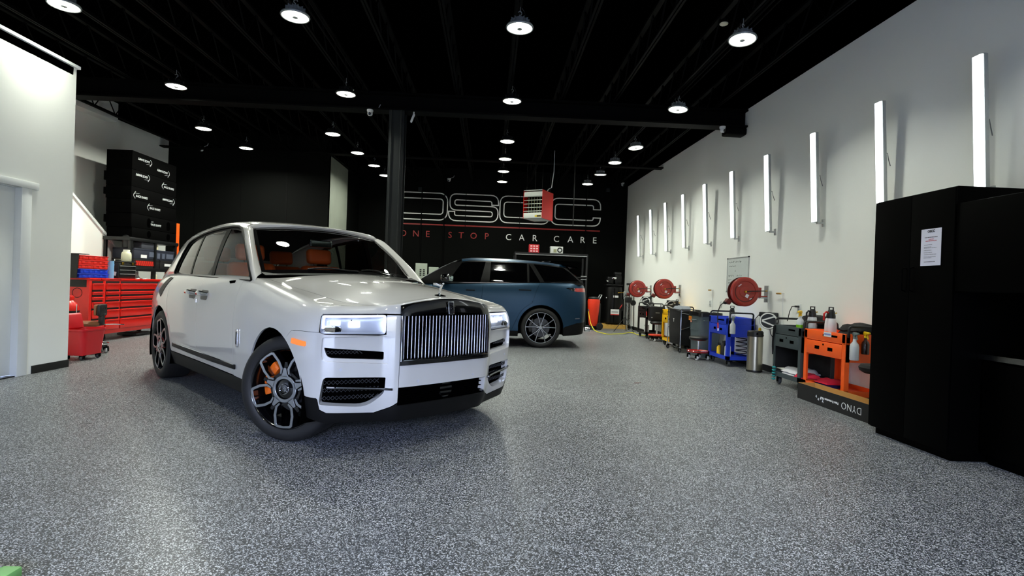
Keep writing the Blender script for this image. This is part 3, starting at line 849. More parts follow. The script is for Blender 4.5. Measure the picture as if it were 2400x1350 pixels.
bd = MB().box(-.003, .004, -.027, .027, -.05, .05).build('badge', M_chrome, gr, bevel=.003, loc=(bx - .004, 0, 1.045), rot=(0, -.12, 0))
M_badge = mat('badge_enamel', (20, 20, 24), 0.3)
MB().box(.004, .006, -.022, .022, -.042, .042).build('badge_field', M_badge, bd)
for k, (dx, dz) in enumerate(((-.017, -.013), (-.006, -.021))):
    text('badge_letter', 'R', .048, M_chrome, bd, frame((.0065 + .0008 * k, dx, dz), (0, 1, 0), (0, 0, 1)), extrude=.001)
# headlamps
for sd in (-1, 1):
    hl = [hq(f, 1) for f in (0.02, .3, .6, .97)] + [(hq(1, 1)[0], hq(1, 1)[1] - .02), (hq(1, 0)[0], hq(1, 0)[1] + .02)] + [hq(f, 0) for f in (.96, .6, .3, .03)] + [(hq(0, 0)[0], hq(0, 0)[1] + .015), (hq(0, 1)[0], hq(0, 1)[1] - .02)]
    hl = fil([q + (.016,) for q in hl], 3)
    P = hl if sd < 0 else mir(hl)
    h0 = panel('headlamp', BD, P, M_bucket, car, res=.03, off=-.075, flange=-.065, out_ref=CT)
    panel('lamp_lens', BD, P, M_lens, h0, res=.03, off=-.003, flange=0, out_ref=CT)
    def band(f0, f1, b0, b1):
        q = [(hq(f, 1)[0], hq(f, 0)[1] + (hq(f, 1)[1] - hq(f, 0)[1]) * b1) for f in np.linspace(f0, f1, 5)] + [(hq(f, 1)[0], hq(f, 0)[1] + (hq(f, 1)[1] - hq(f, 0)[1]) * b0) for f in np.linspace(f1, f0, 5)]
        return q if sd < 0 else mir(q)
    panel('daytime_strip', BD, band(.02, .98, .88, .97), M_drl, h0, res=.03, off=-.014, flange=.01, out_ref=CT)
    panel('daytime_strip', BD, band(.02, .055, .25, .9), M_drl, h0, res=.02, off=-.014, flange=.01, out_ref=CT)
    panel('daytime_strip', BD, band(.955, .985, .1, .9), M_drl, h0, res=.02, off=-.014, flange=.01, out_ref=CT)
    panel('main_beam', BD, band(.46, .62, .36, .70), M_beam, h0, res=.02, off=-.05, flange=.02, out_ref=CT)
    panel('main_beam', BD, band(.14, .32, .48, .76), M_beam, h0, res=.02, off=-.055, flange=.02, out_ref=CT)
    panel('lamp_divider', BD, band(.06, .95, .02, .10), M_bucket, h0, res=.03, off=-.02, flange=.03, out_ref=CT)
    # dark projector eye in the lower outer corner
    c = BD(np.array([hq(.20, 0)[0] * -sd]), np.array([hq(.2, 0)[1] + .04]))[0] + np.array([-.03, -.01 * sd, 0])
    pe = MB()
    pe.lathe([(.0005, .022), (.012, .020), (.024, .012), (.032, 0), (.034, -.02)], 20, (0, 0, 0), 'x')
    o = pe.build('projector', M_pillar, h0, loc=tuple(c), rot=(0, .1, -sd * -.55)); o.scale = (1, 1.7, .75)
    MB().lathe([(.033, .002), (.036, .004), (.038, 0)], 20, (0, 0, 0), 'x').build('projector_ring', M_chrome, o)
# orange markers, parking sensors
both('side_marker', rpoly([(ax(.345), .815, .012), (ax(.335), .775, .012), (ax(.495), .765, .012), (ax(.495), .800, .012)]), M_amber, off=.008, flange=.012, res=.02)
for a, q in ((ay(-.80), .612), (ay(.80), .612), (ay(-.27), .505), (ay(.27), .505)):
    panel('parking_sensor', BD, circ((a, q), .011, 14), M_sensor, car, res=.008, off=.0025, flange=.004, out_ref=CT)
# hood and fender tops
cc_ = ax(.615)
e0 = BD(np.array([ax(-.70)]), np.array([1.3]))[0]
_aside = np.linspace(ax(-.70), cc_, 60); _side = BD(_aside, np.full(60, 1.3)); _Dr = Spl(np.linspace(0, 1, 60), _side)
_afr = np.linspace(cc_, -cc_, 80); _frp = BD(_afr, np.full(80, 1.3)); _Fr = Spl(np.linspace(-1, 1, 80), _frp)
_vv = np.linspace(-1, 1, 81); _fv = _Fr(_vv); _bas = lambda v: np.stack([np.ones_like(v), v, v**2, v**4], -1)
_co = np.linalg.lstsq(_bas(_vv), _fv, rcond=None)[0]
def _C1s(v):
    p = _bas(np.asarray(v, float)) @ _co
    e = _Fr(np.array(1.0)) - _bas(np.array(1.0)) @ _co; e2 = _Fr(np.array(-1.0)) - _bas(np.array(-1.0)) @ _co
    w = np.asarray(v, float)[..., None]
    return p + np.where(w > 0, e, e2) * np.abs(w) ** 8
def S_top(a, b):
    """a: 0..1.3 from the cowl to the nose, b: -0.85..0.85 across."""
    u = np.asarray(a, float) / 1.3; v = np.asarray(b, float) / .85
    def C0(v): return np.stack([e0[0] + .20 * (1 - v * v), -e0[1] * v, e0[2] + .052 * np.cos(v * PI / 2) ** 2], -1)
    C1 = lambda v: _C1s(v) + (np.clip(u, 0, 1) ** 4)[..., None] * (_Fr(v) - _C1s(v)) if np.ndim(v) else _Fr(v)
    def Dl(u, s): p = _Dr(u).copy(); p[..., 1] *= s; return p
    U = u[..., None]; V = ((v + 1) / 2)[..., None]
    D0, D1 = Dl(u, 1), Dl(u, -1)
    c00, c01 = C0(np.array(-1.0)), C0(np.array(1.0)); c10, c11 = C1(np.array(-1.0)), C1(np.array(1.0))
    P = (1 - U) * C0(v) + U * C1(v) + (1 - V) * D0 + V * D1 - ((1 - U) * (1 - V) * c00 + (1 - U) * V * c01 + U * (1 - V) * c10 + U * V * c11)
    w_ = vs(u); lift = .015 * sstep(0, .42, w_ - np.abs(v)) * sstep(1.0, .6, u) + .012 * np.sin(np.clip(u, 0, 1) * PI) * (1 - v * v)
    P[..., 2] += lift
    return P
_vhi = abs(hi_) / abs(cc_)
_vs = Spl([0, .3, .6, .85, 1.0], [.955, .93, .87, .77, _vhi])
def vs(u): return _vs(np.clip(u, 0, 1))
uu = np.linspace(0, 1, 22)
hood = [(1.3 * u, -.85 * float(vs(u)) + .004) for u in uu] + [(1.3 * u, .85 * float(vs(u)) - .004) for u in uu[::-1]]
panel('hood', S_top, hood, M_paint, car, res=.035, out_ref=CT, flange=.012)
for sd in (-1, 1):
    ft = [(1.3 * u, sd * (.85 * float(vs(u)) + .003)) for u in uu] + [(1.3 * u, sd * .85) for u in uu[::-1]]
    panel('fender_top', S_top, ft, M_paint, car, res=.03, out_ref=CT, flange=0)
# hood figurine
fg = MB().lathe([(.0005, 0), (.055, 0), (.05, .008), (.030, .012), (.012, .016), (.009, .03)], 20).build('figurine_base', M_chrome, car, loc=(.70, 0, float(S_top(np.array([1.3 * .93]), np.array([0.0]))[0][2]) + .004))
fm = MB()
fm.tube([(0, 0, .01), (.004, 0, .035), (.012, 0, .06), (.028, 0, .082), (.038, 0, .094)], [.008, .009, .010, .008, .006], 10)
fm.lathe([(.0005, -.010), (.008, -.005), (.009, 0), (.007, .006), (.0005, .009)], 10, (.046, 0, .101))
for s_ in (-1, 1):
    fm.grid([[(.030, s_ * .004, .088), (.008, s_ * .014, .098), (-.02, s_ * .024, .106), (-.045, s_ * .028, .104)], [(.022, s_ * .004, .074), (.002, s_ * .012, .080), (-.022, s_ * .020, .085), (-.045, s_ * .026, .088)]])
    fm.tube([(.028, s_ * .004, .084), (.004, s_ * .016, .094), (-.025, s_ * .026, .100)], .004, 6)
fm.build('figurine', M_chrome, fg)

# ------------------------------------------------------------------ greenhouse
_zr = Spl([-1.1,-1.30,-1.6,-2.0,-2.5,-3.0,-3.4,-3.75,-4.05,-4.3], [1.72,1.772,1.815,1.838,1.830,1.788,1.712,1.585,1.42,1.25])
_fy = Spl([-.5,-1.2,-2.0,-2.6,-3.1,-3.6,-4.0,-4.4], [.995,1.0,1.0,.995,.975,.935,.885,.82])
_sec = np.array([(.905,1.19),(.893,1.28),(.868,1.40),(.832,1.53),(.795,1.64),(.772,1.695),(.728,1.752),(.62,1.797),(.45,1.819),(.22,1.832),(0,1.836)])
_yz = Spl(_sec[:8, 1], _sec[:8, 0])
_sy = np.vstack([_sec[::-1] * [-1, 1], _sec[1:]]) if False else None
_zy = Spl(np.concatenate([-_sec[:10, 0], _sec[::-1][:, 0]])[3:-3], np.concatenate([_sec[:10, 1], _sec[::-1][:, 1]])[3:-3])
def zsc(x): return (_zr(x) - 1.19) / .646
def G_side(sd):
    def S(x, z):
        x = np.asarray(x, float); z = np.asarray(z, float); zz = 1.19 + (z - 1.19) / zsc(x)
        return np.stack([x, sd * _yz(zz) * _fy(x), z], -1)
    return S
def S_roof(x, y):
    x = np.asarray(x, float); y = np.asarray(y, float); z = _zy(np.clip(y / _fy(x), -.80, .80))
    return np.stack([x, y, 1.19 + (z - 1.19) * zsc(x)], -1)
YR = .728
def ztop(x): return float(1.19 + (1.752 - 1.19) * zsc(np.array(x)))
rx = np.linspace(-1.42, -4.15, 26)
xfr = lambda y: -1.30 - .115 * (abs(y) / YR) ** 2
roof = [(xfr(y), y) for y in np.linspace(-YR, YR, 17)] + [(x, YR * float(_fy(np.array(x)))) for x in rx[1:]] + [(x, -YR * float(_fy(np.array(x)))) for x in rx[::-1][:-1]]
panel('roof', S_roof, roof, M_paint, car, res=.05, out_ref=CT, flange=0)
dlo = [(-.715, 1.195), (-.98, 1.40), (-1.25, 1.60), (-1.40, 1.692), (-1.50, 1.716), (-1.66, 1.726), (-1.9, 1.724), (-2.2, 1.71), (-2.5, 1.685), (-2.8, 1.645), (-2.96, 1.605), (-3.06, 1.50), (-3.17, 1.33), (-3.22, 1.25), (-3.19, 1.225), (-2.5, 1.215), (-1.7, 1.207)]
sf_front = [(-.655, 1.17), (-.93, 1.41), (-1.20, 1.61), (-1.345, 1.705)]
frame_o = sf_front + [(x, ztop(x)) for x in rx] + [(-4.10, 1.17), (-2.5, 1.17)]
fro = frame_o[:]; fro[4] = (-1.415, ztop(-1.415))
for sd in (-1, 1):
    panel('side_frame', G_side(sd), fro, M_paint, car, [dlo], res=.035, out_ref=CT, flange=.02)
    S = G_side(sd)
    def ins(p, d):          # shrink a window outline
        P = np.array(p); c = P.mean(0); n = len(P); out = []
        for i in range(n):
            t = P[(i + 1) % n] - P[i - 1]; t = t / (np.linalg.norm(t) + 1e-9); nn = np.array([-t[1], t[0]])
            if (c - P[i]) @ nn < 0: nn = -nn
            out.append(tuple(P[i] + nn * d))
        return out
    panel('window_base', S, dlo, M_pillar, car, [ins([(-.76, 1.21), (-1.0, 1.40), (-1.25, 1.585), (-1.40, 1.672), (-1.52, 1.696), (-1.70, 1.703), (-1.735, 1.215)], .006), ins([(-1.80, 1.702), (-1.815, 1.217), (-2.49, 1.226), (-2.455, 1.67), (-2.2, 1.69)], .006), ins([(-2.53, 1.228), (-3.165, 1.245), (-3.02, 1.48), (-2.93, 1.59), (-2.8, 1.622), (-2.495, 1.664)], .006)], res=.04, off=-.006, out_ref=CT, flange=.01)
    panel('front_window', S, [(-.75, 1.20), (-1.0, 1.405), (-1.25, 1.59), (-1.40, 1.678), (-1.52, 1.702), (-1.705, 1.708), (-1.74, 1.21)], M_winglass, car, res=.06, off=-.010, out_ref=CT, flange=0)
    panel('rear_window', S, [(-1.795, 1.708), (-1.81, 1.212), (-2.495, 1.222), (-2.45, 1.676), (-2.2, 1.696)], M_darkglass, car, res=.06, off=-.010, out_ref=CT, flange=0)
    panel('quarter_window', S, [(-2.525, 1.224), (-3.175, 1.24), (-3.025, 1.485), (-2.93, 1.596), (-2.8, 1.628), (-2.49, 1.67)], M_darkglass, car, res=.06, off=-.010, out_ref=CT, flange=0)
    P = [S(np.array([x]), np.array([z]))[0] + np.array([0, sd * .004, 0]) for x, z in fil([p + (.03,) for p in dlo], 3)]
    MB().tube([tuple(p) for p in P] + [tuple(P[0])], .011, 6).build('window_trim', M_pillar, car)
    # A-pillar skin from the door frame to the windshield edge
    rows = []
    for t_ in np.linspace(0, 1, 14):
        i = t_ * 3; k = min(2, int(i)); f = i - k
        x, z = np.array(sf_front[k]) * (1 - f) + np.array(sf_front[k + 1]) * f
        if t_ > .999: x, z = -1.415, ztop(-1.415)
        A_ = S(np.array([x]), np.array([z]))[0]; C_ = np.array([-.80 + (-1.385 + .80) * t_, sd * (.792 + (.667 - .792) * t_ + .012 * math.sin(PI * t_)), 1.262 + (1.704 - 1.262) * t_ + .012 * math.sin(PI * t_)])
        row = []
        for g in np.linspace(0, 1, 7):
            b_ = .030 * math.sin(PI * g) * (1 - .3 * t_)
            row.append(A_ * (1 - g) + C_ * g + np.array([.75, sd * .65, .45]) * b_)
        rows.append(row)
    patch('a_pillar', rows, M_paint, car, out_ref=(-1.6, 0, 1.2), smooth=80)
# windshield, its black border and the header strip above it
def ws(v, t_, k=0.0):
    B = np.array([-.80 + .20 * (1 - v * v), .792 * v, 1.262 + .028 * (1 - v * v)]); T = np.array([-1.385 + .075 * (1 - v * v), .667 * v, 1.704 + .046 * (1 - v * v)])
    p = B * (1 - t_) + T * t_ + np.array([.62, 0, .78]) * (.030 * 4 * t_ * (1 - t_) * (1 - .2 * v * v)) ; p[1] += .012 * math.sin(PI * t_) * v
    return p + np.array([.6, 0, .8]) * k
patch('windshield', [[ws(v, t_, -.004) for v in np.linspace(-1, 1, 25)] for t_ in np.linspace(0, 1, 15)], M_wsglass, car, out_ref=(-1.6, 0, 1.0))
bor = MB()
def border(v0, v1, t0, t1, n=16):
    P = [[ws(v, t_, .001) for v in np.linspace(v0, v1, n)] for t_ in np.linspace(t0, t1, 6)]
    bor.grid(P)
border(-1, 1, 0, .06); border(-1, 1, .95, 1.0); border(-1, -.965, 0.05, .96, 3); border(.965, 1, 0.05, .96, 3)
bor.build('windshield_border', M_gloss, car, smooth=60, fix=False)
patch('roof_header', [[ws(v, 1.0, .002) * (1 - g) + S_roof(np.array([xfr(YR * v)]), np.array([YR * v]))[0] * g + np.array([.5, 0, .5]) * .012 * math.sin(PI * g) for v in np.linspace(-1, 1, 21)] for g in np.linspace(0, 1, 6)], M_paint, car, out_ref=(-1.6, 0, 1.0), smooth=80)
patch('cowl', [[np.array([e0[0] + .20 * (1 - v * v) - g * .12, .85 * v * (1 - g * .06), 1.225 + .052 * math.cos(v * PI / 2) ** 2 - .012 + g * .02]) for v in np.linspace(-1, 1, 15)] for g in (-.4, .4, 1)], M_satin, car, out_ref=(-.8, 0, .5))
for y0, y1 in ((-.55, .05), (.1, .62)):
    MB().tube([ws(v, .05 + .02 * math.sin(i), .012) for i, v in enumerate(np.linspace(y0, y1, 6))], .007, 6).build('wiper', M_satin, car)
# chrome handles at the door meeting line, fender vent plate, lower door strip, mirror mount, fuel-flap vent
for sd in (-1, 1):
    def onb(x, q, d=0.0):
        a = ax(x) * -sd; p = BD(np.array([a]), np.array([q]))[0]; return p + np.array([0, sd * d, 0])
    for c_ in (-1.73, -2.10):
        s_ = 1 if c_ > -1.9 else -1
        hb = MB().tube([onb(c_ + s_ * .14 * f, 1.010 - .008 * abs(f), .014 + .036 * max(0, math.cos(f * PI / 2)) ** .6) for f in np.linspace(-1, 1, 9)], [.014, .020, .023, .024, .024, .024, .023, .020, .014], 8).build('door_handle', M_chrome, car)
        panel('handle_cup', BD, [(a * -sd, q) for a, q in rpoly([(ax(c_ - .10), 1.035, .02), (ax(c_ - .10), .955, .03), (ax(c_ + .10), .955, .03), (ax(c_ + .10), 1.035, .02)])], M_disc, hb, res=.03, off=.002, flange=.003, out_ref=CT)
    MB().tube([onb(-1.915, .93, .006), onb(-1.915, .955, .010)], .008, 8).build('door_lock_badge', M_chrome, car)
    vp = MB().strip([onb(-.725, z, .008) for z in np.linspace(.635, .785, 5)], .032, .008, up=(0, 1, 0)).build('fender_badge', M_chrome, car, bevel=.002)
    MB().strip([onb(-.725, z, .014) for z in np.linspace(.66, .765, 4)], .014, .004, up=(0, 1, 0)).build('fender_badge_field', M_satin, vp)
    MB().strip([onb(x, .455 - .012 * math.sin(f * PI) + .004, .010) for f, x in zip(np.linspace(0, 1, 14), np.linspace(-.78, -2.70, 14))], .012, .04, up=(0, 0, 1)).build('door_strip', M_satin, car, bevel=.003)
    MB().strip([onb(x, .478, .010) for x in np.linspace(-.80, -2.66, 12)], .012, .006, up=(0, 0, 1)).build('door_strip_chrome', M_chrome, car)
    panel('mirror_mount', BD, [(a * -sd, q) for a, q in rpoly([(ax(-1.04), 1.165, .008), (ax(-1.02), 1.135, .008), (ax(-1.13), 1.120, .008), (ax(-1.18), 1.15, .008)])], M_void, car, res=.02, off=.003, flange=.004, out_ref=CT)
    panel('rear_flap_vent', BD, [(a * -sd, q) for a, q in rpoly([(ax(-2.99), 1.15, .02), (ax(-3.13), 1.165, .02), (ax(-3.40), .985, .02), (ax(-3.26), .93, .02)])], M_pillar, car, res=.02, off=.004, flange=.006, out_ref=CT)
# underbody, wheel wells, floor pan
MB().box(-4.3, -3.80, -.82, .82, .24, .95).box(-2.79, -.50, -.86, .86, .22, .60).box(.50, .60, -.70, .70, .24, .95).box(-3.80, -2.79, -.55, .55, .24, .95).box(-.50, .50, -.50, .50, .24, .98).build('underbody', M_void, car)
for x in (0, -WB):
    for sd in (-1, 1):
        MB().grid([[(x + (RA + .012) * math.cos(t_), sd * yy, .39 + (RA + .012) * math.sin(t_)) for yy in (.50, .75, .985)] for t_ in np.linspace(-.35, PI + .35, 22)]).build('wheel_well', M_void, car)
# ------------------------------------------------------------------ cabin
MB().box(-4.2, -.6, -.80, .80, .60, .66).box(-.62, -.55, -.80, .80, .60, 1.20).build('cabin_floor', M_dash, car)
MB().grid([[(x, y, z + .02 * (1 - (y / .8) ** 2)) for y in np.linspace(-.80, .80, 11)] for x, z in ((-.70, 1.25), (-.85, 1.285), (-1.0, 1.285), (-1.10, 1.23), (-1.10, 1.0), (-1.0, .8))]).build('dashboard', M_dash, car)
MB().box(-3.4, -1.6, -.05, .05, .6, .98).build('centre_console', M_dash, car, bevel=.02)
M_lining = mat('dark_headliner', (24, 23, 22), 0.9)
MB().grid([[(x, y, float(S_roof(np.array([x]), np.array([y]))[0][2]) - .03) for y in np.linspace(-.66, .66, 9)] for x in np.linspace(-1.42, -3.9, 12)]).build('headliner', M_lining, car)
for sd in (-1, 1):
    MB().grid([[(x, sd * .86, z) for x in np.linspace(-.75, -3.6, 6)] for z in (.6, .9, 1.17)]).build('door_card', M_dash, car)
    for nm, x0 in (('front_seat', -1.95), ('back_seat', -3.05)):
        c0 = sd * .40
        st = MB()
        st.cbox((x0 + .18, c0, .84), (.56, .50, .16)).build(nm, M_orange, car, bevel=.05, seg=3)
        stt = [o for o in car.children if o.name.startswith(nm)][-1]
        Mr = Matrix.Rotation(-.22, 3, 'Y')
        MB().cbox((x0 - .13, c0, 1.10), (.15, .50, .58), Mr).build('backrest', M_orange, stt, bevel=.06, seg=3)
        MB().cbox((x0 - .235, c0, 1.50), (.10, .30, .18), Mr).build('headrest', M_orange, stt, bevel=.04, seg=3)
        MB().tube([(x0 - .20, c0 - .07, 1.36), (x0 - .22, c0 - .07, 1.43)], .007, 6).tube([(x0 - .20, c0 + .07, 1.36), (x0 - .22, c0 + .07, 1.43)], .007, 6).build('headrest_post', M_chrome, stt)
sw = [(-1.20 + .05 * math.cos(a) * 0, .40 + .19 * math.cos(a), 1.10 + .17 * math.sin(a)) for a in np.linspace(0, 2 * PI, 29)]
swm = MB().tube([(x - .35 * (z - 1.10), y, z) for x, y, z in sw], .014, 8, caps=False).build('steering_wheel', M_dash, car)
MB().lathe([(.0005, .02), (.06, .015), (.07, 0)], 16, (-1.20, .40, 1.10), 'x').tube([(-1.2, .22, 1.10), (-1.2, .58, 1.10)], .012, 6).build('wheel_boss', M_dash, swm)
mr = MB().cbox((-1.33, 0, 1.60), (.03, .25, .075)).build('rear_view_mirror', M_gloss, car, bevel=.012)
MB().cbox((-1.312, 0, 1.60), (.004, .22, .055)).build('mirror_glass', mat('mirror_silver', (150, 155, 158), .05, metal=1.0), mr)
# ------------------------------------------------------------------ wheels
def make_wheel(Rt, Rr, wid, style):
    """Meshes of a wheel about the y axis, outer face towards -y."""
    d = {}; hw = wid / 2
    d['tyre'] = [MB().lathe([(Rr, -hw + .012), (Rr + .012, -hw + .002), (Rr + .035, -hw - .004), (Rt - .035, -hw), (Rt - .012, -hw + .016), (Rt - .002, -hw + .045), (Rt, 0), (Rt - .002, hw - .045), (Rt - .012, hw - .016), (Rt - .035, hw), (Rr + .03, hw), (Rr, hw - .02)], 72, (0, 0, 0), 'y').mesh('tyre', M_tyre, smooth=45)]
    tr = MB()
    for y in (-.06, -.02, .02, .06): tr.lathe([(Rt + .0006, y - .004), (Rt - .006, y - .003), (Rt - .006, y + .003), (Rt + .0006, y + .004)], 72, (0, 0, 0), 'y')
    d['rim'] = [MB().lathe([(Rr + .008, -hw + .008), (Rr, -hw + .004), (Rr - .010, -hw + .012), (Rr - .016, -hw + .05), (Rr - .03, 0), (Rr - .03, hw - .03), (Rr, hw - .02)], 72, (0, 0, 0), 'y').mesh('rim', M_rimblk, smooth=45)]
    d['brake_disc'] = [MB().lathe([(.06, .0), (.195, .0), (.195, .028), (.06, .028)], 48, (0, -.01, 0), 'y', closed=True).lathe([(.0005, -.03), (.085, -.03), (.09, -.01), (.09, .02)], 32, (0, 0, 0), 'y').mesh('brake_disc', M_disc)]
    return d
def ribbon(path, wd, ya, yb, mbs):
    """Mitred bar of given widths along an open 2-D path, from depth ya to yb."""
    P = [Vector(p) for p in path]; n = len(P); Lq, Rq = [], []
    for i in range(n):
        d1 = (P[i] - P[max(i - 1, 0)]); d2 = (P[min(i + 1, n - 1)] - P[i])
        d1 = d1.normalized() if d1.length > 1e-9 else d2.normalized(); d2 = d2.normalized() if d2.length > 1e-9 else d1
        t_ = (d1 + d2).normalized(); nr = Vector((-t_.y, t_.x)); k = wd[i] / 2 / max(.6, nr.dot(Vector((-d1.y, d1.x))))
        Lq.append(P[i] + nr * k); Rq.append(P[i] - nr * k)
    o = len(mbs.v)
    for i in range(n):
        for v, y in ((Lq[i], ya), (Rq[i], ya), (Rq[i], yb), (Lq[i], yb)): mbs.v.append((v.x, y, v.y))
    for i in range(n - 1):
        for k in range(4): mbs.f.append((o + 4*i + k, o + 4*i + (k + 1) % 4, o + 4*i + 4 + (k + 1) % 4, o + 4*i + 4 + k))
    mbs.f.append((o, o + 1, o + 2, o + 3)); e = o + 4 * (n - 1); mbs.f.append((e + 3, e + 2, e + 1, e))
def spokes_petal(Rr, y0):
    """Five U-shaped petals and a five-armed hub ring, machined faces over black sides."""
    face, back = MB(), MB()
    rc_ = Rr - .016
    for k in range(5):
        A = 2 * PI * k / 5 - PI / 2
        def W(r, t, A=A): return (r * math.cos(A) - t * math.sin(A), r * math.sin(A) + t * math.cos(A))
        pts = [(.110, -.036), (.138, -.064), (.200, -.074), (rc_ - .012, -.066), (rc_ - .002, -.052), (rc_ + .003, 0), (rc_ - .002, .052), (rc_ - .012, .066), (.200, .074), (.138, .064), (.110, .036)]
        wd = [.012, .017, .019, .019, .018, .015, .018, .019, .019, .017, .012]
        ribbon([W(*p) for p in pts], wd, y0 - .001, y0 + .006, face)
        ribbon([W(*p) for p in pts], [q + .003 for q in wd], y0 + .004, y0 + .06, back)
        B = A + PI / 5
        ribbon([W(.090, 0, B), W(.118, 0, B), W(.158, 0, B)], [.062, .038, .020], y0 - .002, y0 + .006, face)
        ribbon([W(.085, 0, B), W(.20, 0, B)], [.058, .020], y0 + .014, y0 + .06, back)
        ribbon([W(.04, 0), W(.128, 0)], [.09, .08], y0 + .016, y0 + .06, back)
    face.lathe([(.076, y0 + .004), (.077, y0 - .002), (.100, y0 - .002), (.103, y0 + .004)], 48, (0, 0, 0), 'y', closed=True)
    return face, back
def wheel(parent, name, loc, rz, Rt=.393, Rr=.296, wid=.285, flip=False, cal_a=150, cal=None, spin=0.0):
    o = bpy.data.objects.new(name, None); COL.objects.link(o); o.parent = parent; o.location = loc; o.rotation_euler = (0, 0, rz + (PI if flip else 0)); o.empty_display_size = .05
    for n_, (me,) in WHEEL.items(): add(n_, me, o)
    fo = add('spokes', W_BACK, o); fo.rotation_euler = (0, spin, 0)
    add('spoke_faces', W_FACE, fo)
    cp = MB().lathe([(.0005, -.012), (.045, -.012), (.058, -.006), (.076, .0), (.078, .02)], 32, (0, -wid / 2 + .012, 0), 'y').build('hub_cap', M_gloss, o)
    MB().lathe([(.034, -.0135), (.037, -.016), (.040, -.0135)], 32, (0, -wid / 2 + .012, 0), 'y').build('hub_ring', M_chrome, cp)
    for k, (dx, dz) in enumerate(((-.017, -.013), (-.006, -.021))):
        text('hub_letter', 'R', .046, M_machined, cp, frame((dx + .003, -wid / 2 - .0015, dz + .001), (1, 0, 0), (0, 0, 1)), extrude=.001)
    pts = arc((0, 0), .175, math.radians(cal_a - 34), math.radians(cal_a + 34), 10); pin = arc((0, 0), .245, math.radians(cal_a + 34), math.radians(cal_a - 34), 10)
    MB().prism(pts + pin, .075, 'xz', -.055).build('caliper', cal or M_caliper, o, bevel=.008)
    return o
WHEEL = make_wheel(.402, .298, .285, 0)
_f, _b = spokes_petal(.298, -.142)
W_FACE = _f.mesh('spoke_faces', M_machined, smooth=0, bevel=.0015, seg=1); W_BACK = _b.mesh('spokes', M_rimblk, smooth=0)
wheel(car, 'front_wheel', (0.01, -.815, .402), math.radians(30), cal_a=165)
wheel(car, 'front_wheel', (0.01, .815, .402), math.radians(30), flip=True, cal_a=15)
wheel(car, 'rear_wheel', (-WB, -.845, .402), 0, cal_a=165, spin=.4)
wheel(car, 'rear_wheel', (-WB, .845, .402), 0, flip=True, cal_a=15)
# ------------------------------------------------------------------ second car: satin blue SUV seen from its flank
M_blue = mat('satin_teal_paint', (12, 54, 80), 0.36, metal=0.55, coat=0.25, coat_rough=0.30, var=0.01)
M_tail = mat('red_tail_lamp', (120, 16, 12), 0.12, coat=1.0, emit=0.15, ecol=(200, 20, 10))
M_blkglass = mat('black_window_glass', (3, 3, 4), 0.04, coat=1.0, var=0.0)
M_smoke = mat('satin_alu_trim', (150, 152, 152), .3, metal=.8)
rov = thing('blue_suv', 'satin teal blue SUV parked sideways behind the pale car', 'car', (1.043 - 2.997, 10.75 + .98, 0), PI)
RT = (-1.6, 0, .8)
half2 = [(.87,0),(.865,.25),(.84,.50),(.76,.74),(.60,.90),(.35,.97),(0,.99),(-.6,.99),(-1.3,.988),(-2.1,.992),(-2.7,1.003),(-3.1,1.005),(-3.45,.985),(-3.70,.935),(-3.86,.84),(-3.94,.68),(-3.97,.40),(-3.98,0)]
_zt2 = Spl([.9,.6,.2,-.3,-.8,-1.2,-1.8,-2.5,-3.2,-3.8,-4.0][::-1], [1.02,1.08,1.14,1.19,1.228,1.248,1.272,1.295,1.316,1.328,1.33][::-1])
_a2 = Spl([.9,.5,0,-.6,-1.2,-2,-3,-3.6,-4.0][::-1], [.14,.15,.14,.11,.075,.07,.075,.10,.10][::-1])
_low2 = Spl([.15,.25,.40,.55,.75,.9,.95], [.08,.045,.022,.012,.002,0,0])
B2 = Body(half2, lambda x, a: _a2(x), lambda x, a: _zt2(x), _low2, .95, 1.30)
WB2 = 2.997; RA2 = .462
def bx2(x): return float(B2.s_at_x(x))
def X2(p): return [(bx2(x), q) for x, q in p]
def q2(x, z):
    zt = float(_zt2(np.array(x)))
    return z if z <= .95 else .95 + .35 * math.asin(min(1, (z - .95) / (zt - .95))) / (PI / 2)
def both2(name, poly, m, **k):
    for sd in (1, -1):
        panel(name, B2, poly if sd > 0 else mir(poly), m, rov, res=k.get('res', .045), flange=k.get('flange', .012), off=k.get('off', 0), out_ref=RT)
both2('front_fender', X2([(-.80, .33), (-RA2, .33)] + arcx(0, .406, RA2, 185, 0, 18) + [(.6, .38)]) + [(-.02, .38), (-.02, 1.3)] + X2([(.5, 1.3), (-.4, 1.3), (-.80, 1.3)]), M_blue)
both2('front_door', X2([(-.806, .33), (-.806, 1.3), (-1.817, 1.3), (-1.80, 1.1), (-1.72, .33)]), M_blue)
both2('rear_door', X2([(-1.823, 1.3), (-1.806, 1.1), (-1.726, .33), (-2.40, .33), (-2.47, .50)] + arcx(-WB2, .406, RA2 + .06, 15, 55, 6)[2:] + [(-2.80, .90), (-2.985, 1.3)]), M_blue)
rc2 = float(B2.par[0])
both2('rear_quarter', X2([(-2.991, 1.3), (-2.806, .90)] + arcx(-WB2, .406, RA2 + .056, 55, 15, 6)[:-2] + [(-2.475, .50), (-2.406, .33), (-2.54, .33)] + arcx(-WB2, .406, RA2, 5, 180, 22) + [(-3.50, .44), (-3.75, .52)]) + [(rc2 + .02, .56), (rc2 + .02, 1.3)], M_blue)
both2('rear_skirt', X2([(-3.46, .25), (-3.455, .40), (-3.50, .435), (-3.75, .515)]) + [(rc2 + .02, .555), (rc2 + .02, .36)] + X2([(-3.75, .27)]), M_satin, off=-.004)
both2('sill', X2([(-.46, .22), (-.46, .326), (-2.54, .326), (-2.54, .22)]), M_satin, res=.08)
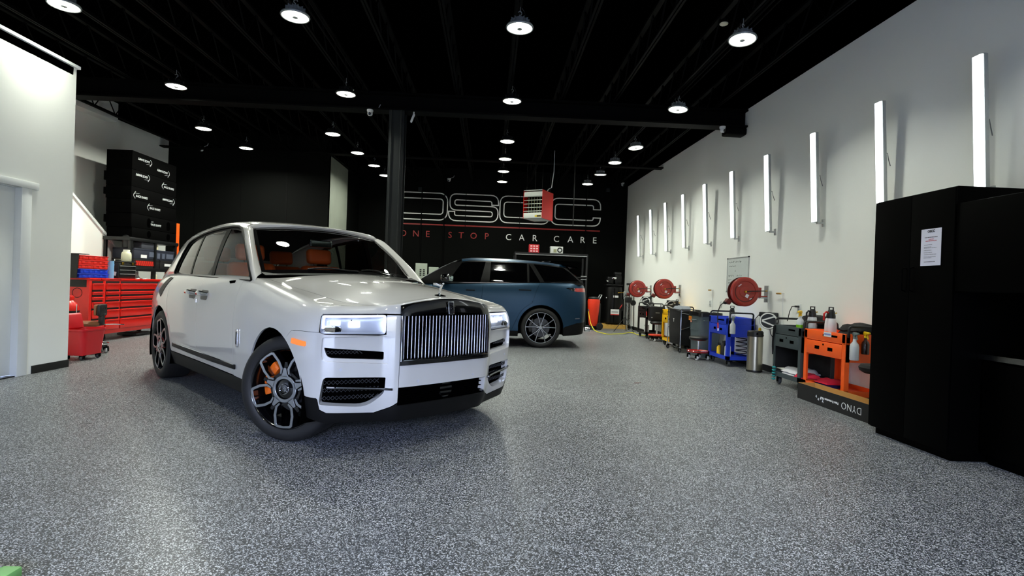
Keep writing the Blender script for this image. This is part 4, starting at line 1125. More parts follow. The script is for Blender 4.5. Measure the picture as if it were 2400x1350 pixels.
both2('tail_lamp', [(bx2(-3.50), q2(-3.5, 1.222)), (bx2(-3.62), q2(-3.62, 1.175)), (bx2(-3.72), q2(-3.72, 1.155)), (rc2 + .03, q2(-3.95, 1.155)), (rc2 + .03, q2(-3.95, 1.235))] , M_tail, off=.004, flange=.01)
both2('tail_lamp_tip', [(bx2(-3.49), q2(-3.5, 1.224)), (bx2(-3.62), q2(-3.62, 1.172)), (bx2(-3.66), q2(-3.66, 1.165)), (bx2(-3.70), q2(-3.7, 1.234))], M_gloss, off=.007, flange=.01)
both2('bumper_reflector', X2([(-3.70, .60), (-3.70, .618), (-3.80, .622), (-3.80, .604)]), M_smoke, off=.003, flange=.006, res=.02)
# bonnet and the slope of the nose
patch('bonnet', [[(x, y * k, z + .03 * (1 - (y / .9) ** 2)) for y in np.linspace(-.9, .9, 11)] for x, z, k in ((-.62, 1.235, .99), (-.2, 1.20, .98), (.2, 1.15, .96), (.5, 1.105, .90), (.7, 1.06, .84))], M_blue, rov, out_ref=RT)
# glasshouse
zr2 = Spl([-.9,-1.20,-1.45,-1.9,-2.5,-3.0,-3.35,-3.75], [1.62,1.735,1.787,1.805,1.797,1.768,1.735,1.680])
sec2 = np.array([(.945,1.22),(.930,1.30),(.885,1.42),(.825,1.56),(.765,1.68),(.725,1.735),(.66,1.768),(.5,1.79),(.25,1.80),(0,1.803)])
yz2 = Spl(sec2[:7, 1], sec2[:7, 0]); zy2 = Spl(np.concatenate([-sec2[:9, 0], sec2[::-1][:, 0]])[4:-4], np.concatenate([sec2[:9, 1], sec2[::-1][:, 1]])[4:-4])
def zs2(x): return (zr2(x) - 1.22) / .583
def tap2(x): return 1 - .06 * sstep(-2.6, -3.9, x)
def G2(sd):
    def S(x, z):
        x = np.asarray(x, float); z = np.asarray(z, float)
        return np.stack([x, sd * yz2(1.22 + (z - 1.22) / zs2(np.clip(x, -3.75, -1.2))) * tap2(x), z], -1)
    return S
def R2(x, y):
    x = np.asarray(x, float); y = np.asarray(y, float); z = zy2(np.clip(y, -.76, .76))
    return np.stack([x, y * tap2(x), 1.22 + (z - 1.22) * zs2(x)], -1)
def zt2_(x, k=1.72): return float(1.22 + (k - 1.22) * zs2(np.array(x)))
xs2 = np.linspace(-1.32, -3.50, 14)
panel('roof', R2, [(-1.36, -.735), (-1.33, -.4), (-1.32, 0), (-1.33, .4), (-1.36, .735), (-3.50, .735), (-3.52, 0), (-3.50, -.735)], M_blue, rov, res=.07, out_ref=RT, flange=.03)
sp2 = MB().grid([[(x, y * .70, 1.735 - (-3.42 - x) * .155 + dz - .02 * y * y) for y in np.linspace(-1, 1, 9)] for x, dz in ((-3.40, .003), (-3.6, .004), (-3.73, .0), (-3.755, -.015), (-3.70, -.035), (-3.5, -.03))])
sp2.build('roof_spoiler', M_blue, rov, smooth=60)
MB().prism([(-3.05, 1.785), (-3.24, 1.770), (-3.26, 1.80), (-3.20, 1.815)], .02, 'xz', -.01).build('roof_aerial', M_gloss, rov, bevel=.006)
gl2 = [(-.50, 1.22), (-.55, 1.30), (-.97, 1.565), (-1.25, 1.715), (-1.34, 1.742)] + [(x, zt2_(x, 1.735)) for x in xs2[1:]] + [(-3.60, 1.56), (-3.84, 1.36), (-3.86, 1.30), (-3.0, 1.28)]
for sd in (-1, 1):
    S = G2(sd)
    panel('window_band', S, gl2, M_pillar, rov, res=.06, out_ref=RT, flange=.02)
    for nm, P in (('front_window', [(-1.05, 1.275), (-1.20, 1.42), (-1.36, 1.665), (-1.45, 1.690), (-1.845, 1.705), (-1.75, 1.285)]), ('rear_window', [(-1.955, 1.705), (-1.935, 1.292), (-2.70, 1.318), (-2.69, 1.700)]), ('rear_vent_window', [(-2.735, 1.695), (-2.74, 1.32), (-2.96, 1.326)]), ('quarter_window', [(-2.83, 1.690), (-3.05, 1.338), (-3.78, 1.362), (-3.56, 1.56), (-3.44, 1.635)])):
        panel(nm, S, P, M_blkglass, rov, res=.08, out_ref=RT, flange=.006, off=.004)
    MB().tube([tuple(S(np.array([x]), np.array([z]))[0] + np.array([0, sd * .006, 0])) for x, z in ((-1.10, 1.258), (-1.8, 1.277), (-2.6, 1.302), (-3.3, 1.326), (-3.82, 1.345))], .006, 6).build('belt_trim', M_gloss, rov)
    MB().tube([tuple(S(np.array([x]), np.array([z]))[0] + np.array([0, sd * .006, 0])) for x, z in ((-.60, 1.335), (-.97, 1.568), (-1.25, 1.712))], .008, 6).build('screen_trim', M_smoke, rov)
    for x0, x1 in ((-1.47, -1.65), (-2.53, -2.78)):
        zq = 1.118 if x0 > -2 else 1.157
        MB().strip([tuple(B2(np.array([bx2(x) * -sd]), np.array([q2(x, zq)]))[0] + np.array([0, sd * .004, 0])) for x in np.linspace(x0, x1, 6)], .012, .022).build('door_handle', M_satin, rov, bevel=.004)
    m_ = MB().cbox((-1.06, sd * 1.07, 1.34), (.20, .24, .17)).build('mirror', M_gloss, rov, bevel=.06, seg=3)
    MB().cbox((-1.162, sd * 1.13, 1.335), (.10, .11, .115), Matrix.Rotation(sd * .6, 3, 'Z')).build('mirror_glass', mat('pale_mirror_glass', (170, 185, 180), .08, metal=.9), m_, bevel=.03)
    MB().tube([(-1.0, sd * .90, 1.25), (-1.0, sd * 1.0, 1.28)], .02, 8).build('mirror_arm', M_gloss, m_)
    MB().lathe([(.030, 0), (.045, 0), (.045, .10), (.035, .10)], 16, (-4.0, sd * .62, .40), 'x', closed=True).build('exhaust_tip', M_chrome, rov).scale = (1, 1.5, 1)
patch('windshield', [[(-.50 - .05 * v * v - t_ * .80, v * (.90 - .20 * t_), 1.25 + t_ * .50) for v in np.linspace(-1, 1, 9)] for t_ in np.linspace(0, 1, 5)], M_blkglass, rov, out_ref=RT)
patch('tailgate_glass', [[(-3.50 - .36 * t_, v * (.70 + .16 * t_), 1.70 - .38 * t_) for v in np.linspace(-1, 1, 7)] for t_ in np.linspace(0, 1, 5)], M_blkglass, rov, out_ref=RT)
patch('tailgate_sill', [[(x, v * .86, z) for v in np.linspace(-1, 1, 7)] for x, z in ((-3.80, 1.345), (-3.90, 1.328))], M_blue, rov, out_ref=RT)
MB().box(-3.72, -3.5, -.78, .78, .30, .9).box(-2.5, -.48, -.9, .9, .22, .6).box(-3.5, -2.5, -.6, .6, .25, .9).box(-.48, .7, -.55, .55, .25, .9).build('underbody', M_void, rov)
for x in (0, -WB2):
    for sd in (-1, 1):
        MB().grid([[(x + (RA2 + .01) * math.cos(t_), sd * yy, .406 + (RA2 + .01) * math.sin(t_)) for yy in (.55, .8, .975)] for t_ in np.linspace(-.3, PI + .3, 18)]).build('wheel_well', M_void, rov)
def spokes_thin(Rr, y0):
    face, back = MB(), MB()
    for k in range(5):
        A = 2 * PI * k / 5 + .31
        for s_ in (-1, 1):
            pts = [(.040, s_ * .010), (.10, s_ * .016), (Rr - .10, s_ * .055), (Rr - .012, s_ * .088)]
            W = [(r * math.cos(A) - t * math.sin(A), r * math.sin(A) + t * math.cos(A)) for r, t in pts]
            ribbon(W, [.014, .011, .008, .010], y0 - .001, y0 + .004, face)
            ribbon(W, [.026, .022, .020, .030], y0 + .003, y0 + .045, back)
    face.lathe([(Rr - .010, y0 + .004), (Rr - .009, y0 - .003), (Rr - .002, y0 - .003), (Rr, y0 + .004)], 64, (0, 0, 0), 'y', closed=True)
    back.lathe([(.0005, y0 + .002), (.05, y0 + .004), (.06, y0 + .03)], 24, (0, 0, 0), 'y')
    return face, back
_W1 = (WHEEL, W_FACE, W_BACK)
Wr = make_wheel(.406, .312, .285, 1)
_f, _b = spokes_thin(.312, -.142)
Fm = _f.mesh('spoke_faces', M_smoke, smooth=0); Bm = _b.mesh('spokes', M_rimblk, smooth=0)
for nm, x, sd in (('front_wheel', 0, 1), ('front_wheel', 0, -1), ('rear_wheel', -WB2, 1), ('rear_wheel', -WB2, -1)):
    o = bpy.data.objects.new(nm, None); COL.objects.link(o); o.parent = rov; o.location = (x, sd * .84, .406); o.rotation_euler = (0, 0, PI if sd > 0 else 0); o.empty_display_size = .05
    for n_, (me,) in Wr.items(): add(n_, me, o)
    fo = add('spokes', Bm, o); add('spoke_faces', Fm, fo)
    MB().lathe([(.0005, -.006), (.028, -.006), (.036, 0), (.036, .02)], 24, (0, -.142, 0), 'y').build('hub_cap', M_smoke, o)
    MB().prism(arc((0, 0), .17, 2.3, 3.6, 10) + arc((0, 0), .24, 3.6, 2.3, 10), .07, 'xz', -.05).build('caliper', M_disc, o, bevel=.008)
# ------------------------------------------------------------------ carts along the white wall
M_blkplastic = mat('black_plastic', (14, 14, 15), 0.45)
M_cabblk = mat('black_cabinet_paint', (1, 1, 1), 0.5, spec=.03, var=0.1)
M_grey_rub = mat('grey_caster_rubber', (60, 62, 63), 0.6)
M_brass = mat('brass', (196, 158, 62), 0.3, metal=1.0)
M_steel = mat('brushed_steel', (170, 166, 152), 0.30, metal=1.0, var=0.05)
M_card = mat('cardboard', (188, 140, 72), 0.8, var=0.05)
M_white_pl = mat('white_plastic', (222, 222, 222), 0.4)
M_clear = mat('milky_plastic', (205, 210, 212), 0.35)
M_red_pl = mat('red_plastic', (196, 30, 26), 0.4, coat=.2)
M_yel_pl = mat('yellow_plastic', (238, 196, 20), 0.4)
M_green_liq = mat('green_liquid', (120, 190, 30), 0.25)
def caster(parent, x, y, r=.05, m=None, name='caster'):
    c = MB().box(x - .022, x + .022, y - .022, y + .022, r * 2, r * 2 + .02).box(x - .028, x - .022, y - .02, y + .02, r * .7, r * 2).box(x + .022, x + .028, y - .02, y + .02, r * .7, r * 2).build(name, M_steelblk, parent)
    MB().lathe([(.0005, -.018), (r * .5, -.018), (r * .55, -.012), (r * .9, -.016), (r, -.010), (r, .010), (r * .9, .016), (r * .55, .012), (r * .5, .018), (.0005, .018)], 20, (x, y, r), 'x').build('caster_wheel', m or M_grey_rub, c)
    return c
def make_cart(name, label, m, loc, ly=.76, group='steel utility carts along the white wall'):
    t = thing(name, label, 'cart', loc, 0, group); h = ly / 2; w_ = .23
    # open tray on top
    tr = MB(); tr.box(-w_, w_, -h, h, .700, .712).box(-w_ + .01, w_ - .01, -h + .01, h - .01, .76, .766)
    for a in ((-w_, -w_ + .012, -h, h), (w_ - .012, w_, -h, h), (-w_ + .012, w_ - .012, -h, -h + .012), (-w_ + .012, w_ - .012, h - .012, h)): tr.box(a[0], a[1], a[2], a[3], .712, .82)
    tr.build('top_tray', m, t, bevel=.004)
    MB().box(-w_ - .002, -w_ + .001, -h + .14, h - .37, .762, .785).build('tray_slot', M_void, t)
    d = MB().box(-w_ - .004, w_ - .02, -h + .055, h - .055, .525, .692).build('drawer', m, t, bevel=.005)
    for y in (-.13, .12):
        MB().box(-w_ - .007, -w_ - .003, y - .045, y + .045, .595, .635).build('drawer_pull', M_void, d, bevel=.004)
    MB().lathe([(.0005, -.006), (.010, -.006), (.012, 0)], 12, (-w_ - .003, 0, .660), 'x').build('drawer_lock', M_steelblk, d)
    for y0 in (-1, 1):
        MB().box(-w_ + .01, w_ - .01, y0 * h - (.010 if y0 > 0 else 0), y0 * h + (0 if y0 > 0 else .010), .50, .700).build('side_panel', m, t)
        for x0 in (-1, 1):
            p = MB(); yy = y0 * h; xx = x0 * w_; s1, s2 = -x0, -y0
            p.prism([(xx, yy), (xx + s1 * .055, yy), (xx + s1 * .055, yy + s2 * .006), (xx + s1 * .006, yy + s2 * .006), (xx + s1 * .006, yy + s2 * .055), (xx, yy + s2 * .055)], .70, 'xy', .11)
            p.build('post', m, t)
        hb = [(-w_ + .03, y0 * h, .78), (-w_ + .03, y0 * (h + .012), .87)] + [(-w_ + .03 + .04 * (1 - math.cos(a)), y0 * (h + .012), .87 + .035 * math.sin(a)) for a in (.4, .8, 1.2, PI / 2)]
        hb += [(w_ - .07 + .04 * math.sin(a), y0 * (h + .012), .87 + .035 * math.cos(a)) for a in (0, .4, .8, 1.2, PI / 2)] + [(w_ - .03, y0 * h, .78)]
        MB().tube(hb, .014, 8).build('handle_bar', M_blkplastic, t)
    sh = MB(); sh.box(-w_ + .006, w_ - .006, -h + .006, h - .006, .112, .122)
    for a in ((-w_, -w_ + .006, -h, h), (w_ - .006, w_, -h, h), (-w_, w_, -h, -h + .006), (-w_, w_, h - .006, h)): sh.box(a[0], a[1], a[2], a[3], .112, .175)
    sh.build('bottom_shelf', m, t)
    for x in (-.17, .17):
        for y in (-h + .07, h - .07): caster(t, x, y, .048)
    return t
M_cblk = mat('black_cart_enamel', (16, 17, 18), 0.4)
M_cyel = mat('yellow_cart_enamel', (240, 186, 12), 0.4)
M_cblu = mat('blue_cart_enamel', (24, 58, 190), 0.4)
M_cgry = mat('charcoal_cart_enamel', (58, 68, 70), 0.42)
M_corg = mat('orange_cart_enamel', (252, 96, 26), 0.4)
make_cart('utility_cart', 'black steel utility cart, farthest one beside the tripod stand', M_cblk, (4.23, 13.90, 0))
make_cart('utility_cart', 'yellow steel utility cart standing behind the black laundry hamper', M_cyel, (4.23, 11.86, 0))
make_cart('utility_cart', 'blue steel utility cart under the nearest red hose reel', M_cblu, (4.23, 9.20, 0))
make_cart('utility_cart', 'charcoal grey utility cart beside the round cord reel', M_cgry, (4.23, 7.03, 0), .66)
make_cart('utility_cart', 'orange steel utility cart beside the tall black cabinet', M_corg, (4.23, 6.235, 0), .78)

def spray_bottle(label, loc, body, head, h=.20, r=.042, rz=0.0, liquid=None, trig=None, hang=0.0):
    t = thing('spray_bottle', label, 'bottle', loc, rz, 'trigger spray bottles')
    MB().lathe([(.0005, 0), (r * .92, 0), (r, .008), (r, h * .62), (r * .86, h * .74), (r * .42, h * .86), (r * .36, h), (.0005, h)], 20).build('bottle_body', body, t)
    if liquid:
        MB().lathe([(.0005, .004), (r + .0012, .004), (r + .0012, h * .42), (.0005, h * .42)], 20).build('liquid', liquid, t)
    hd = MB().cyl((0, 0, h), (0, 0, h + .022), r * .42, r * .40, 14)
    hd.prism([(-.062, h + .045), (-.058, h + .066), (.02, h + .072), (.036, h + .05), (.014, h + .022), (-.014, h + .022), (-.02, h + .04)], .024, 'xz', -.012)
    o = hd.build('spray_head', head, t, bevel=.003)
    MB().prism([(-.030, h + .042), (-.022, h + .042), (-.030, h + .006), (-.040, h - .012), (-.046, h - .008), (-.038, h + .012)], .012, 'xz', -.006).build('trigger', trig or head, o)
    return t
M_greyhead = mat('grey_spray_head', (110, 122, 120), 0.45)
M_amberb = mat('dark_amber_bottle', (46, 30, 26), 0.2, coat=.5)
# bottles hooked on the end rails of the carts
spray_bottle('translucent spray bottle hanging on the end of the blue cart', (4.055, 8.755, .56), M_clear, M_greyhead, .22, .044, PI / 2)
spray_bottle('white spray bottle with a grey head hanging on the orange cart', (4.075, 5.80, .535), M_clear, M_greyhead, .24, .046, PI / 2)
spray_bottle('dark spray bottle with a yellow head hanging on the orange cart', (4.20, 5.80, .605), M_amberb, M_yel_pl, .18, .040, PI / 2)
spray_bottle('spray bottle of green liquid standing on the charcoal cart', (4.10, 6.90, .766), M_clear, M_yel_pl, .20, .046, .6, M_green_liq)
def pump_sprayer(label, loc, body, head, rz=0.0, h=.20, r=.062, acc=None):
    t = thing('pump_sprayer', label, 'sprayer', loc, rz, 'hand pump sprayers')
    MB().lathe([(.0005, 0), (r * .94, 0), (r, .01), (r * .98, h * .6), (r * .86, h * .92), (r * .72, h), (.0005, h)], 24).build('tank', body, t)
    hd = MB().lathe([(r * .76, h - .01), (r * .78, h + .02), (r * .62, h + .075), (r * .42, h + .10), (.0005, h + .10)], 20).build('pump_head', head, t)
    MB().tube([(0, -.03, h + .09), (0, -.03, h + .128), (0, .03, h + .128), (0, .03, h + .09)], .008, 8).build('pump_handle', head, hd)
    MB().tube([(-.02, 0, h + .05), (-.07, 0, h + .075), (-.10, 0, h + .05), (-.10, 0, h - .03)], .011, 8).build('grip', acc or head, hd)
    MB().tube([(.02, 0, h + .05), (.085, 0, h + .062)], .007, 8).build('nozzle', M_brass, hd)
    return t
pump_sprayer('milky pump sprayer with a black head on the charcoal cart', (4.20, 6.80, .766), M_clear, M_blkplastic, .3, .20, .06)
pump_sprayer('white pump sprayer with a black and red head on the orange cart', (4.14, 6.33, .766), M_white_pl, M_blkplastic, .2, .21, .066, M_red_pl)
pump_sprayer('black headed pump sprayer standing on the blue cart', (4.16, 9.02, .766), M_white_pl, M_blkplastic, .8, .12, .055)
pump_sprayer('small black pump sprayer on the yellow cart', (4.13, 11.65, .766), M_blkplastic, M_blkplastic, .4, .16, .05)
# folded towels, cloths and a black bag
def pile(name, label, cat, loc, sx, sy, sz, m, seed, layers=3, rz=0.0):
    rnd = random.Random(seed); t = thing(name, label, cat, loc, rz); z = 0
    for k in range(layers):
        hgt = sz / layers; n = 9; P = []
        dx, dy = rnd.uniform(-.02, .02), rnd.uniform(-.02, .02)
        for i in range(n):
            P.append([])
            for j in range(n):
                u, v = i / (n - 1) * 2 - 1, j / (n - 1) * 2 - 1
                e = max(0, (1 - abs(u) ** 4)) * max(0, (1 - abs(v) ** 4))
                P[-1].append((u * sx / 2 + dx, v * sy / 2 + dy, z + hgt * (.15 + .85 * e ** .35) + rnd.uniform(-.006, .006) + .012 * math.sin(5 * u + seed + k) * e))
        mb = MB().grid(P)
        base = MB().box(-sx / 2 * .94 + dx, sx / 2 * .94 + dx, -sy / 2 * .94 + dy, sy / 2 * .94 + dy, z, z + hgt * .3)
        mb._add(base.v, base.f)
        mb.build('fold', m[k % len(m)], t, smooth=60)
        z += hgt * .9
    return t
M_towel = mat('white_towel', (205, 205, 208), 0.9, bump=.3)
M_pink = mat('crimson_cloth', (205, 28, 60), 0.9, bump=.3)
M_navy = mat('navy_cloth', (20, 36, 110), 0.9, bump=.3)
M_bag = mat('black_fabric', (9, 9, 10), 0.85, bump=.3)
pile('towel_stack', 'folded white towel on the bottom shelf of the charcoal cart', 'towel', (4.20, 7.06, .122), .34, .40, .14, [M_towel], 3, 2)
pile('cloth_pile', 'crumpled crimson cloths on the bottom shelf of the charcoal cart', 'cloth', (4.14, 6.80, .122), .28, .18, .10, [M_pink, M_pink], 5, 2)
pile('cloth_pile', 'crimson and navy cloths on the bottom shelf of the orange cart', 'cloth', (4.24, 6.43, .122), .30, .28, .10, [M_navy, M_pink], 8, 2)
bgk = thing('black_bag', 'black cloth sheet hanging inside the back of the charcoal cart', 'cloth', (4.40, 7.01, 0))
MB().grid([[(.012 * math.sin(17 * y + 2 * z), y, z) for y in np.linspace(-.30, .30, 15)] for z in np.linspace(.19, .70, 10)]).grid([[(.018 + .012 * math.sin(17 * y + 2 * z), y, z) for y in np.linspace(-.30, .30, 15)] for z in np.linspace(.19, .70, 10)]).build('drape', M_bag, bgk, smooth=60)
pile('tool_bag', 'black bag slumped on top of the charcoal cart', 'bag', (4.32, 6.95, .766), .22, .44, .22, [M_bag], 11, 2)
pile('tool_bag', 'black bag of brushes on top of the orange cart', 'bag', (4.25, 6.02, .766), .30, .34, .17, [M_bag], 12, 2)
tg = thing('towel', 'black towel draped over the end rail of the charcoal cart', 'towel', (3.985, 7.352, 0))
MB().grid([[(x + .01 * math.sin(9 * x + z * 5), -.02 + .02 * math.sin(14 * z + 3 * x), z) for x in np.linspace(0, .40, 9)] for z in np.linspace(.22, .80, 14)]).build('drape', M_bag, tg, smooth=60)
MB().grid([[(x, .012 + .01 * math.sin(14 * z), z) for x in np.linspace(0, .40, 9)] for z in np.linspace(.40, .80, 8)]).build('drape_back', M_bag, tg, smooth=60)
M_teal = mat('teal_rubber', (20, 130, 128), 0.6)
tb_ = thing('teal_brush', 'teal scrub brush hung at the foot of the charcoal cart', 'brush', (3.975, 7.28, .05))
for k in range(5):
    MB().lathe([(.0005, -.016), (.022, -.010), (.026, 0), (.022, .010), (.0005, .016)], 10, (0, 0, .02 + .04 * k)).build('tuft', M_teal, tb_)
# brushes and bottles with small differences
def bottle(label, loc, m, cap, h=.17, r=.034, group='bottles on the carts'):
    t = thing('bottle', label, 'bottle', loc, 0, group)
    MB().lathe([(.0005, 0), (r, .003), (r, h * .68), (r * .5, h * .82), (r * .45, h * .86), (.0005, h * .86)], 18).build('bottle_body', m, t)
    MB().lathe([(r * .55, h * .86), (r * .55, h), (.0005, h)], 14).build('cap', cap, t)
    return t
bottle('clear bottle with a black cap on the yellow cart', (4.12, 11.50, .766), M_clear, M_blkplastic, .20, .038)
bottle('yellow bottle with a black cap on the blue cart shelf', (4.10, 9.35, .122), M_yel_pl, M_blkplastic, .22, .04)
bottle('milky jug bottle on the blue cart shelf', (4.06, 8.92, .122), M_clear, M_white_pl, .30, .05)
bottle('black bottle on the blue cart shelf beside the coil hose', (4.12, 9.20, .122), M_blkplastic, M_blkplastic, .28, .055)
bottle('blue bottle lying low on the orange cart shelf', (4.14, 6.02, .122), mat('blue_plastic', (30, 90, 190), .4), M_blkplastic, .12, .03)
# sticker on the orange cart
st_ = thing('sticker', 'white and blue sticker on the rim of the orange cart', 'sticker', (3.9965, 6.16, .79))
MB().box(-.002, .0, -.07, .07, -.03, .025).build('paper', M_white_pl, st_)
MB().box(-.003, -.002, -.06, .06, -.012, .008).build('blue_band', mat('sticker_blue', (120, 135, 190), .6), st_)
# coiled air hose on the blue cart
ch = thing('coil_hose', 'black coiled air hose hanging in the blue cart', 'hose', (4.34, 8.98, .14))
MB().tube([(.10 * math.cos(a), .05 * math.sin(a) + .02, .02 + a * .0115) for a in np.linspace(0, 2 * PI * 5.5, 110)], .008, 6).build('coil', M_cable, ch)
MB().tube([(.10, .02, .42), (.06, -.02, .50), (.0, -.03, .56)], .008, 6).build('lead', M_cable, ch)
MB().lathe([(.0005, 0), (.016, 0), (.018, .05), (.0005, .05)], 12, (.1, .02, 0)).build('coupler', M_chrome, ch)
ch = thing('coil_hose', 'pale coiled hose lying in a ring on the blue cart shelf', 'hose', (4.20, 9.30, .125))
MB().tube([(.07 * math.cos(a), .07 * math.sin(a), .012 + a * .0022) for a in np.linspace(0, 2 * PI * 5, 100)], .009, 6).build('coil', M_clear, ch)
# ------------------------------------------------------------------ hose reels on the wall
M_reel = mat('red_reel_enamel', (150, 32, 20), 0.38, coat=.3)
M_reeld = mat('dark_red_reel_inside', (88, 16, 12), 0.5)
M_labelw = mat('white_label', (215, 210, 220), .5)
def hose_reel(label, loc, rz, nozzle=True, spin=0.0, drop=.50):
    t = thing('hose_reel', label, 'hose reel', loc, rz, 'red hose reels on the white wall'); R = .236
    MB().lathe([(.0005, -.005), (.085, -.005), (.095, .004), (.165, .004), (.172, -.006), (.205, -.006), (.225, .0), (R, .012), (R, .02), (.22, .014)], 48, (0, -.085, 0), 'y').build('front_disc', M_reel, t)
    MB().lathe([(.0005, .0), (R - .012, .0), (R, -.010), (R, .004), (.0005, .006)], 48, (0, .03, 0), 'y').build('back_disc', M_reeld, t)
    MB().lathe([(.15, -.08), (.15, .03)], 36, (0, 0, 0), 'y').build('drum', M_reeld, t)
    MB().lathe([(.19, -.07), (.205, -.055), (.19, -.04), (.205, -.025), (.19, -.01), (.205, .005), (.19, .02)], 40, (0, 0, 0), 'y').build('hose_coils', M_cable, t)
    g = MB().prism(arc((0, 0), .168, 2.4 + spin, 5.6 + spin, 16) + arc((0, 0), .150, 5.6 + spin, 2.4 + spin, 16), .002, 'xz', -.084).build('recess_ring', M_reeld, t)
    MB().tube([(.01, -.10, .0), (.10, -.105, .012), (.24, -.10, .02), (.33, -.08, .022)], .008, 8).build('inlet_hose', M_red_pl if drop > .4 else M_cable, t)
    MB().lathe([(.0005, -.03), (.016, -.03), (.018, 0), (.018, .02)], 12, (0, -.09, 0), 'y').build('brass_swivel', M_brass, t)
    MB().tube([(.33, -.08, .022), (.37, -.06, .024)], .010, 8).build('brass_coupler', M_brass, t)
    MB().cbox((.03, -.094, -.065), (.05, .002, .055), Matrix.Rotation(.5, 3, 'Y')).build('label_plate', M_labelw, t)
    MB().cbox((-.09, -.093, .10), (.06, .002, .014), Matrix.Rotation(-.7, 3, 'Y')).build('warning_sticker', M_labelw, t)
    MB().cbox((.09, -.093, -.11), (.04, .002, .014), Matrix.Rotation(-.5, 3, 'Y')).build('warning_sticker', M_labelw, t)
    br = MB().box(.20, .27, -.05, .05, -.085, .075).box(.27, .40, -.045, .045, -.075, -.055).box(.27, .285, -.05, .05, -.085, .075).build('arm', M_reel, t, bevel=.006)
    MB().box(.385, .40, -.06, .06, -.16, .11).build('wall_plate', M_alu, br)
    MB().box(.27, .385, -.02, .02, -.10, -.075).build('brace', M_alu, br)
    gd = MB().cbox((-.235, 0, -.165), (.085, .10, .075), Matrix.Rotation(.6, 3, 'Y')).build('outlet_guide', M_reeld, t, bevel=.012)
    MB().lathe([(.02, -.03), (.028, 0), (.02, .03)], 14, (-.275, 0, -.185), 'x').build('roller', M_blkplastic, gd)
    pts = [(-.25, 0, -.17), (-.30, -.005, -.18), (-.36, -.01, -.23), (-.395, -.01, -.33), (-.40, -.012, -.33 - drop * .6), (-.39, -.012, -.33 - drop)]
    hs = MB().tube(pts, .0085, 8).build('hose', M_cable, t)
    if nozzle:
        MB().tube([(-.39, -.012, -.33 - drop), (-.385, -.012, -.42 - drop)], .013, 8).build('red_grip', M_red_pl, hs)
        MB().tube([(-.385, -.012, -.42 - drop), (-.383, -.012, -.46 - drop)], .010, 8).build('nozzle_tip', M_chrome, hs)
    return t
hose_reel('red hose reel nearest the black back wall, above the tripod stand', (4.10, 14.81, 1.271), 0, False, .3, .30)
hose_reel('red hose reel above the black utility cart, middle of three', (4.10, 12.52, 1.286), 0, True, 1.4, .22)
hose_reel('largest looking red hose reel, in front of the whiteboard', (4.06, 8.46, 1.266), 0, True, .2, .18)
# round cord reels with a white ring and a V
M_disc = mat('black_reel_face', (20, 24, 26), .4)
def cord_reel(label, loc):
    t = thing('cord_reel', label, 'cord reel', loc, -.62, 'round cord reels on the wall')
    # face looks along local -y
    MB().lathe([(.0005, 0), (.118, 0), (.132, .012), (.136, .05), (.136, .09), (.0005, .09)], 40, (0, -.05, 0), 'y').build('case', M_disc, t)
    MB().lathe([(.108, -.004), (.110, -.008), (.124, -.008), (.126, -.002)], 40, (0, -.05, 0), 'y', closed=True).build('white_ring', M_letter_w, t)
    for s_ in (-1, 1):
        b_ = MB(); ribbon([(-.092, s_ * .004), (.07, s_ * .066), (.10, s_ * .062)], [.022, .020, .016], -.058, -.050, b_); b_.build('white_bar', M_letter_w, t)
    MB().box(-.15, .12, .03, .12, .06, .13).build('mount', M_blkplastic, t, bevel=.01)
    MB().tube([(.02, .0, -.13), (.03, .0, -.20), (.07, .02, -.27), (.14, .04, -.31)], .006, 6).build('cord', M_cable, t)
    MB().tube([(-.15, .07, .09), (-.20, .05, .02), (-.20, .03, -.12), (-.21, .02, -.30)], .006, 6).build('cord', M_cable, t)
    return t
cord_reel('round black cord reel with white ring behind the charcoal cart', (4.36, 8.18, .825))
cord_reel('round black cord reel with white ring above the laundry hamper', (4.36, 12.62, .885))
cord_reel('round black cord reel with white ring, farthest along the white wall', (4.36, 14.75, .93))
# brass air taps, sockets, whiteboard
def air_tap(label, y, z):
    t = thing('air_tap', label, 'tap', (XR, y, z), 0, 'brass air taps on the white wall')
    MB().tube([(0, 0, 0), (-.05, 0, 0)], .008, 8).build('stub', M_chrome, t)
    MB().tube([(-.05, 0, 0), (-.05, .10, .0), (-.05, .13, .0)], [.012, .014, .012], 10).build('brass_body', M_brass, t)
    MB().tube([(-.02, 0, 0), (-.02, -.005, -.15), (-.02, 0, -.50)], .006, 6).build('pipe', M_white2, t)
for i, (px_y, z, lb) in enumerate([(10.62, 1.285, 'left of the whiteboard'), (8.02, 1.255, 'beside the nearest hose reel'), (5.44, 1.22, 'next to the tall black cabinet')]):
    air_tap('brass air tap on the white wall ' + lb, px_y, z)
def socket(label, y, z, plug=False):
    t = thing('wall_socket', label, 'socket', (XR, y, z), 0, 'white sockets on the wall')
    MB().box(-.012, 0, -.04, .04, -.06, .06).build('plate', M_white2, t, bevel=.004)
    MB().box(-.014, -.012, -.018, .018, .01, .04).box(-.014, -.012, -.018, .018, -.04, -.01).build('outlet', M_alu, t)
    if plug:
        p_ = MB().box(-.05, -.014, -.02, .05, .012, .038).build('plug', M_blkplastic, t, bevel=.005)
        MB().tube([(-.04, .05, .025), (-.045, .12, .02), (-.05, .17, -.06), (-.06, .20, -.20)], .006, 6).build('plug_cord', M_cable, p_)
socket('white wall socket with a plugged black cord above the charcoal cart', 7.60, 1.05, True)
socket('white wall socket above the grey trash can', 10.25, 1.02)
socket('white wall socket between the yellow and blue carts', 10.75, 1.02)
wb = thing('whiteboard', 'whiteboard with handwritten notes on the white wall', 'whiteboard', (XR, 9.58, 1.575), 0)
